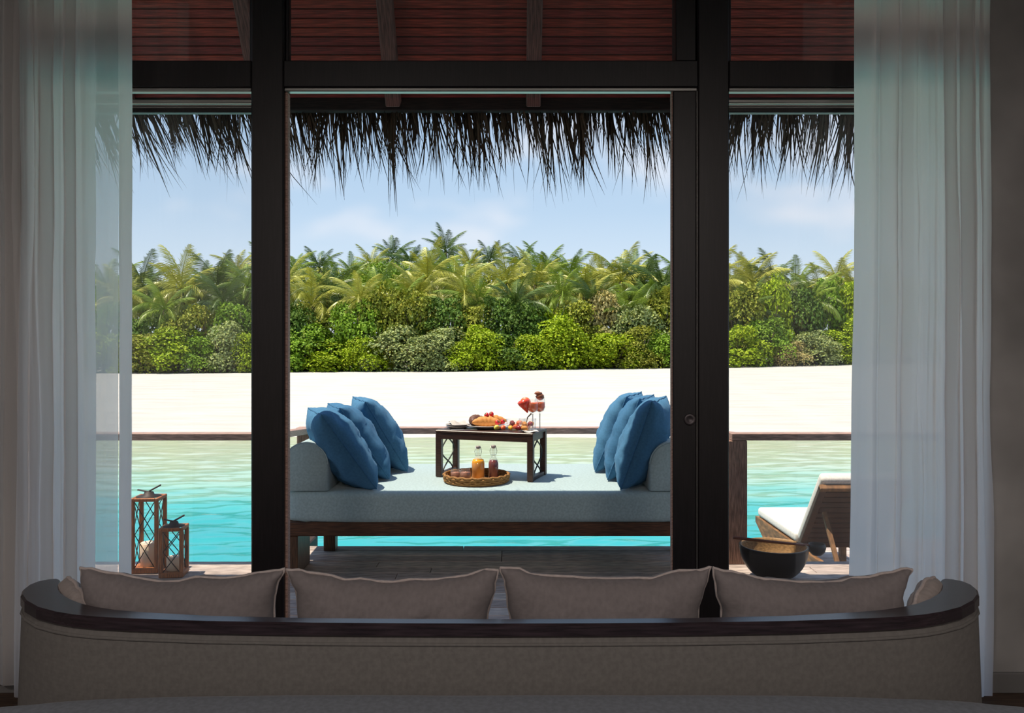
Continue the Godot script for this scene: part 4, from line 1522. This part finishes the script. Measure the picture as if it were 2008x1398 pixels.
func wicker_tray() -> void:
	var c := Vector3(-0.243, 0.545, -5.585)
	var t := thing("wicker_tray", "round woven wicker tray on the mattress under the bed table", "tray", c)
	var st := begin()
	lathe(st, [Vector2(0, 0), Vector2(0.215, 0), Vector2(0.215, 0.008), Vector2(0, 0.010)], Vector3.ZERO, 40)
	obj("tray_base", st, M.wicker, t)
	for k in 4:
		var pts := []
		for i in 80:
			var a := TAU * i / 80
			var rr := 0.215 + 0.005 * sin(i * PI / 2 + k * PI) + 0.002 * k
			pts.append(Vector3(cos(a) * rr, 0.010 + 0.0135 * k + 0.002 * sin(i * PI / 2), sin(a) * rr))
		st = begin()
		tube(st, pts, 0.0082, 6, true)
		obj("woven_coil", st, M.wicker, t)
	# swing-top bottles
	for q in [[-0.232, 5.60, 0.046, "bottle of yellow juice with a swing stopper, left of the red one", M.juice, 0.165], [-0.128, 5.63, 0.036, "slim bottle of dark red syrup with a long pale neck", M.syrup, 0.115]]:
		var b := thing("bottle", q[3], "bottle", Vector3(q[0], 0.556, -q[1]), 0, "bottles on the wicker tray")
		var R: float = q[2]
		var sh: float = 0.13
		st = begin()
		lathe(st, [Vector2(0, 0), Vector2(R * 0.9, 0), Vector2(R, 0.008), Vector2(R, sh - 0.02), Vector2(R * 0.85, sh), Vector2(R * 0.5, sh + 0.018), Vector2(0.016, sh + 0.03), Vector2(0.0145, sh + 0.075), Vector2(0.018, sh + 0.078), Vector2(0.018, sh + 0.086), Vector2(0.011, sh + 0.086), Vector2(0.011, sh + 0.03), Vector2(R * 0.8, sh - 0.004), Vector2(R * 0.95, sh - 0.02), Vector2(R * 0.95, 0.009), Vector2(0, 0.005)], Vector3.ZERO, 28)
		obj("glass", st, M.clear_glass, b)
		st = begin()
		lathe(st, [Vector2(0, 0.006), Vector2(R * 0.93, 0.010), Vector2(R * 0.93, q[5] - 0.045), Vector2(R * 0.78, q[5] - 0.028), Vector2(0, q[5] - 0.028)] if q[5] > 0.13 else [Vector2(0, 0.006), Vector2(R * 0.93, 0.010), Vector2(R * 0.93, 0.108), Vector2(R * 0.7, 0.127), Vector2(0, 0.128)], Vector3.ZERO, 28)
		obj("liquid", st, q[4], b)
		st = begin()
		lathe(st, [Vector2(0, sh + 0.076), Vector2(0.012, sh + 0.08), Vector2(0.017, sh + 0.088), Vector2(0.016, sh + 0.098), Vector2(0, sh + 0.102)], Vector3.ZERO, 16)
		obj("stopper", st, M.cork, b)
		st = begin()
		tube(st, [Vector3(-0.017, sh + 0.09, 0), Vector3(-0.024, sh + 0.06, 0.004), Vector3(-0.018, sh + 0.035, 0.014), Vector3(0.018, sh + 0.035, 0.014), Vector3(0.024, sh + 0.06, 0.004), Vector3(0.017, sh + 0.09, 0)], 0.0016, 6)
		obj("wire_clip", st, M.steel, b)
	for q in [[-0.315, 5.52, 0.038, 0.085, "glass jar of brown granola, right one beside the yellow bottle", M.jam], [-0.385, 5.56, 0.034, 0.075, "glass jar of brown granola, left one at the tray edge", M.jam]]:
		var b := thing("jar", q[4], "jar", Vector3(q[0], 0.556, -q[1]), 0, "jars on the wicker tray")
		var R: float = q[2]
		var hh: float = q[3]
		st = begin()
		lathe(st, [Vector2(0, 0), Vector2(R * 0.9, 0), Vector2(R, 0.008), Vector2(R, hh * 0.8), Vector2(R * 0.86, hh * 0.9), Vector2(R * 0.88, hh), Vector2(R * 0.82, hh), Vector2(R * 0.8, hh * 0.9), Vector2(R * 0.94, hh * 0.78), Vector2(R * 0.94, 0.009), Vector2(0, 0.006)], Vector3.ZERO, 24)
		obj("glass", st, M.clear_glass, b)
		st = begin()
		lathe(st, [Vector2(0, 0.007), Vector2(R * 0.9, 0.011), Vector2(R * 0.9, hh * 0.72), Vector2(0, hh * 0.76)], Vector3.ZERO, 24)
		obj("granola", st, q[5], b)


# ---------------------------------------------------------------- lanterns, bowl, lounger

func lantern(label: String, at: Vector3, yaw: float, w: float, h: float) -> void:
	var t := thing("lantern", label, "lantern", at, yaw, "wooden lanterns on the deck")
	var st := begin(true)
	box(st, Vector3(0, 0.016, 0), Vector3(w, 0.032, w), 0.004)
	obj("base", st, M.lantern_wood, t)
	st = begin(true)
	for s in [-1, 1]:
		box(st, Vector3(s * (w / 2 - 0.010), h - 0.011, 0), Vector3(0.02, 0.022, w), 0.003)
		box(st, Vector3(0, h - 0.011, s * (w / 2 - 0.010)), Vector3(w - 0.042, 0.022, 0.02), 0.003)
	obj("top_frame", st, M.lantern_wood, t)
	st = begin()
	lathe(st, [Vector2(0, 0.0), Vector2(w * 0.44, 0.0), Vector2(w * 0.44, 0.004), Vector2(w * 0.20, 0.012), Vector2(w * 0.16, 0.03), Vector2(0.0, 0.034)], Vector3(0, h - 0.002, 0), 24)
	obj("metal_cap", st, M.iron, t)
	for a in [-1, 1]:
		for b in [-1, 1]:
			st = begin(true)
			box(st, Vector3(a * (w / 2 - 0.012), (h + 0.01) / 2, b * (w / 2 - 0.012)), Vector3(0.024, h - 0.054, 0.024), 0.003)
			obj("post", st, M.lantern_wood, t)
	var inner := w - 0.05
	for f in 4:
		var B := Basis(Vector3.UP, f * PI / 2)
		var y0 := 0.034
		var y1 := h - 0.024
		for s in [-1, 1]:
			st = begin()
			var pts := []
			for k in 17:
				var q := k / 16.0
				var zig := pingpong(q * 2.0, 1.0) * 2 - 1
				pts.append(B * Vector3(s * zig * inner / 2, lerpf(y0, y1, q), w / 2 - 0.010 + s * 0.003))
			tube(st, pts, 0.0032, 5)
			obj("lattice_rod", st, M.iron, t)
	# a hinged handle of two flat arms, tipped to one side
	st = begin(true)
	bar(st, Vector3(-0.01, h + 0.026, 0.0), Vector3(w * 0.42, h + 0.026 + w * 0.26, -0.01), 0.018, 0.010)
	bar(st, Vector3(-w * 0.40, h + 0.045, 0.01), Vector3(0.01, h + 0.028, 0.01), 0.016, 0.008)
	obj("handle", st, M.iron, t)
	var c := thing("candle", "thick cream candle inside the %s lantern" % ("tall" if h > 0.4 else "small"), "candle", at + Vector3(0, 0.033, 0), 0, "candles in the lanterns")
	st = begin()
	var R := w * 0.30
	var ch := 0.15 if h > 0.4 else 0.085
	lathe(st, [Vector2(0, 0), Vector2(R, 0), Vector2(R, ch - 0.004), Vector2(R - 0.005, ch), Vector2(R * 0.5, ch - 0.006), Vector2(0, ch - 0.008)], Vector3.ZERO, 24)
	obj("wax", st, M.wax, c)
	st = begin()
	tube(st, [Vector3(0, ch - 0.01, 0), Vector3(0.001, ch + 0.008, 0)], 0.0012, 5)
	obj("wick", st, M.iron, c)


func lanterns() -> void:
	lantern("taller wooden lattice lantern beside the left curtain", Vector3(-2.385, 0.001, -5.36), 0.07, 0.175, 0.485)
	lantern("shorter wooden lattice lantern standing right of the tall one", Vector3(-2.175, 0.001, -5.25), 0.13, 0.150, 0.315)


func bowl_and_ladle() -> void:
	var at := Vector3(1.655, 0.001, -5.16)
	var t := thing("bowl", "large dark round bowl on the deck by the right post, pale inside", "bowl", at)
	var out := []
	out.append(Vector2(0.0, 0.004))
	for k in 14:
		var q := lerpf(0.32, PI / 2, k / 13.0)
		out.append(Vector2(0.21 * pow(sin(q), 0.9), 0.205 * pow((cos(0.32) - cos(q)) / cos(0.32), 1.0) + 0.004))
	st_bowl(t, out)
	var l := thing("ladle", "long-handled coconut shell ladle resting across the dark bowl", "ladle")
	var a := Vector3(1.41, 0.252, -5.20)
	var b := Vector3(1.880, 0.212, -5.16)
	var st := begin()
	tube(st, [a, a.lerp(b, 0.5) + Vector3(0, -0.002, 0), b], [0.010, 0.009, 0.008], 8)
	obj("handle", st, M.ladle_wood, l)
	st = begin()
	var R := 0.056
	lathe(st, [Vector2(0, -R), Vector2(R * 0.5, -R * 0.87), Vector2(R * 0.87, -R * 0.5), Vector2(R, 0), Vector2(R * 0.9, R * 0.4), Vector2(R * 0.84, R * 0.4), Vector2(R * 0.92, 0), Vector2(R * 0.78, -R * 0.45), Vector2(0, -R * 0.9)], Vector3.ZERO, 24)
	var cup := obj("shell_cup", st, M.shell, l)
	cup.position = b + Vector3(0.048, -0.012, 0)


func st_bowl(t: Node3D, out: Array) -> void:
	var rim: Array = out.duplicate()
	rim.append(Vector2(0.212, 0.211))
	rim.append(Vector2(0.204, 0.213))
	var st := begin()
	lathe(st, rim, Vector3.ZERO, 48)
	obj("outside", st, M.bowl_dark, t)
	var ins := []
	for k in range(out.size() - 1, 0, -1):
		var p: Vector2 = out[k]
		ins.append(Vector2(p.x * 0.94, p.y + 0.014 * (1.0 - float(k) / (out.size() - 1)) + 0.004))
	ins.append(Vector2(0, 0.02))
	ins.insert(0, Vector2(0.204, 0.213))
	st = begin()
	lathe(st, ins, Vector3.ZERO, 48)
	obj("inside", st, M.bowl_inside, t)


func lounger() -> void:
	# stands on the lower deck; its head is towards the room
	var y0 := -0.43
	var x0 := 2.235
	var w := 0.66
	var dh := 6.40            # hinge
	var dt := 5.93            # top of the backrest
	var df := 7.50            # foot end
	var ys := -0.10           # seat frame top
	var t := thing("sun_lounger", "wooden sun lounger with raised slatted back and white cushion, right of the rail post", "sun lounger", Vector3(x0 + w / 2, y0, -dh))
	var Y := func(y: float) -> float: return y - y0
	var D := func(d: float) -> float: return dh - d
	var st: SurfaceTool
	for s in [-1, 1]:
		st = begin(true)
		var x: float = s * (w / 2 - 0.02)
		# a tapering side board
		var pts := [[df, ys], [5.75, ys], [5.75, ys - 0.10], [df - 0.25, ys - 0.16], [df, ys - 0.05]]
		var A := []
		var B := []
		for q in pts:
			A.append(Vector3(x - 0.018, Y.call(q[1]), D.call(q[0])))
			B.append(Vector3(x + 0.018, Y.call(q[1]), D.call(q[0])))
		loft(st, [A, B])
		obj("side_board", st, M.teak, t)
		for d in [5.85, 7.1]:
			st = begin(true)
			box(st, Vector3(x, Y.call(ys - 0.1) / 2 + 0.001, D.call(d)), Vector3(0.05, Y.call(ys - 0.1), 0.06), 0.004)
			obj("leg", st, M.teak, t)
	for k in 9:
		st = begin(true)
		box(st, Vector3(0, Y.call(ys - 0.015), D.call(dh + 0.08 + k * 0.115)), Vector3(w - 0.08, 0.02, 0.08), 0.003)
		obj("seat_slat", st, M.teak, t)
	# backrest: two stiles, slats, seen from behind
	var hinge := Vector3(0, Y.call(ys - 0.015), 0)
	var top := Vector3(0, Y.call(0.44), D.call(dt))
	var dirv := (top - hinge).normalized()
	var nrm := Vector3.RIGHT.cross(dirv).normalized()
	var Bk := Basis(Vector3.RIGHT, dirv, Vector3.RIGHT.cross(dirv))
	var len := hinge.distance_to(top)
	for s in [-1, 1]:
		st = begin(true)
		box(st, hinge + dirv * len / 2 + Vector3(s * (w / 2 - 0.025), 0, 0), Vector3(0.05, len, 0.04), 0.004, Bk)
		obj("back_stile", st, M.teak_dark, t)
	for k in 11:
		st = begin(true)
		box(st, hinge + dirv * (0.05 + (len - 0.12) * k / 10.0), Vector3(w - 0.10, (len - 0.12) / 10.0 - 0.007, 0.022), 0.003, Bk)
		obj("back_slat", st, M.teak_dark, t)
	st = begin(true)
	box(st, hinge + dirv * (len - 0.006) , Vector3(w, 0.035, 0.046), 0.005, Bk)
	obj("top_bar", st, M.teak, t)
	for s in [-1, 1]:
		st = begin(true)
		bar(st, hinge + dirv * len * 0.62 + Vector3(s * (w / 2 - 0.09), 0, 0.03), Vector3(s * (w / 2 - 0.09), Y.call(ys - 0.02), D.call(5.80)), 0.03, 0.03)
		obj("prop", st, M.teak, t)
	# cushions
	var c := thing("lounger_cushion", "thick white cushion folded over the wooden sun lounger", "cushion", Vector3(x0 + w / 2, y0, -dh))
	st = begin()
	var up := -Bk.z if Bk.z.z > 0 else Bk.z
	grid_slab(st, Vector3(0, Y.call(ys + 0.045), D.call((dh + df) / 2 + 0.03)), Vector3(w - 0.03, 0.085, df - dh - 0.09), Basis.IDENTITY)
	obj("seat_pad", st, M.white_cloth, c)
	st = begin()
	grid_slab(st, hinge + dirv * (len / 2 + 0.04) + up * 0.068, Vector3(w - 0.03, len + 0.02, 0.085), Basis(Vector3.RIGHT, dirv, Vector3.RIGHT.cross(dirv)))
	obj("back_pad", st, M.white_cloth, c)


func grid_slab(st: SurfaceTool, at: Vector3, size: Vector3, turn: Basis) -> void:      # a soft slab with rounded edges
	sphere_super(st, at, size / 2, turn)


func sphere_super(st: SurfaceTool, at: Vector3, h: Vector3, turn: Basis) -> void:
	var thin := minf(h.x, minf(h.y, h.z))
	var r := thin * 0.75
	# rounded box: offset of an inner box by r, on a cube-sphere grid
	var inner := h - Vector3.ONE * r
	for face in 6:
		var k := face / 2
		var s := 1.0 if face % 2 else -1.0
		grid(st, func(u: float, v: float) -> Vector3:
			var a := tan((u * 2 - 1) * PI / 4)
			var b := tan((v * 2 - 1) * PI / 4)
			var d := Vector3.ZERO
			d[k] = s
			d[(k + 1) % 3] = a if s > 0 else b
			d[(k + 2) % 3] = b if s > 0 else a
			var n := d.normalized()
			var e := Vector3(signf(d.x) if absf(d.x) > 0.001 else 0.0, signf(d.y) if absf(d.y) > 0.001 else 0.0, signf(d.z) if absf(d.z) > 0.001 else 0.0)
			return at + turn * (e * inner + n * r), 8, 8)
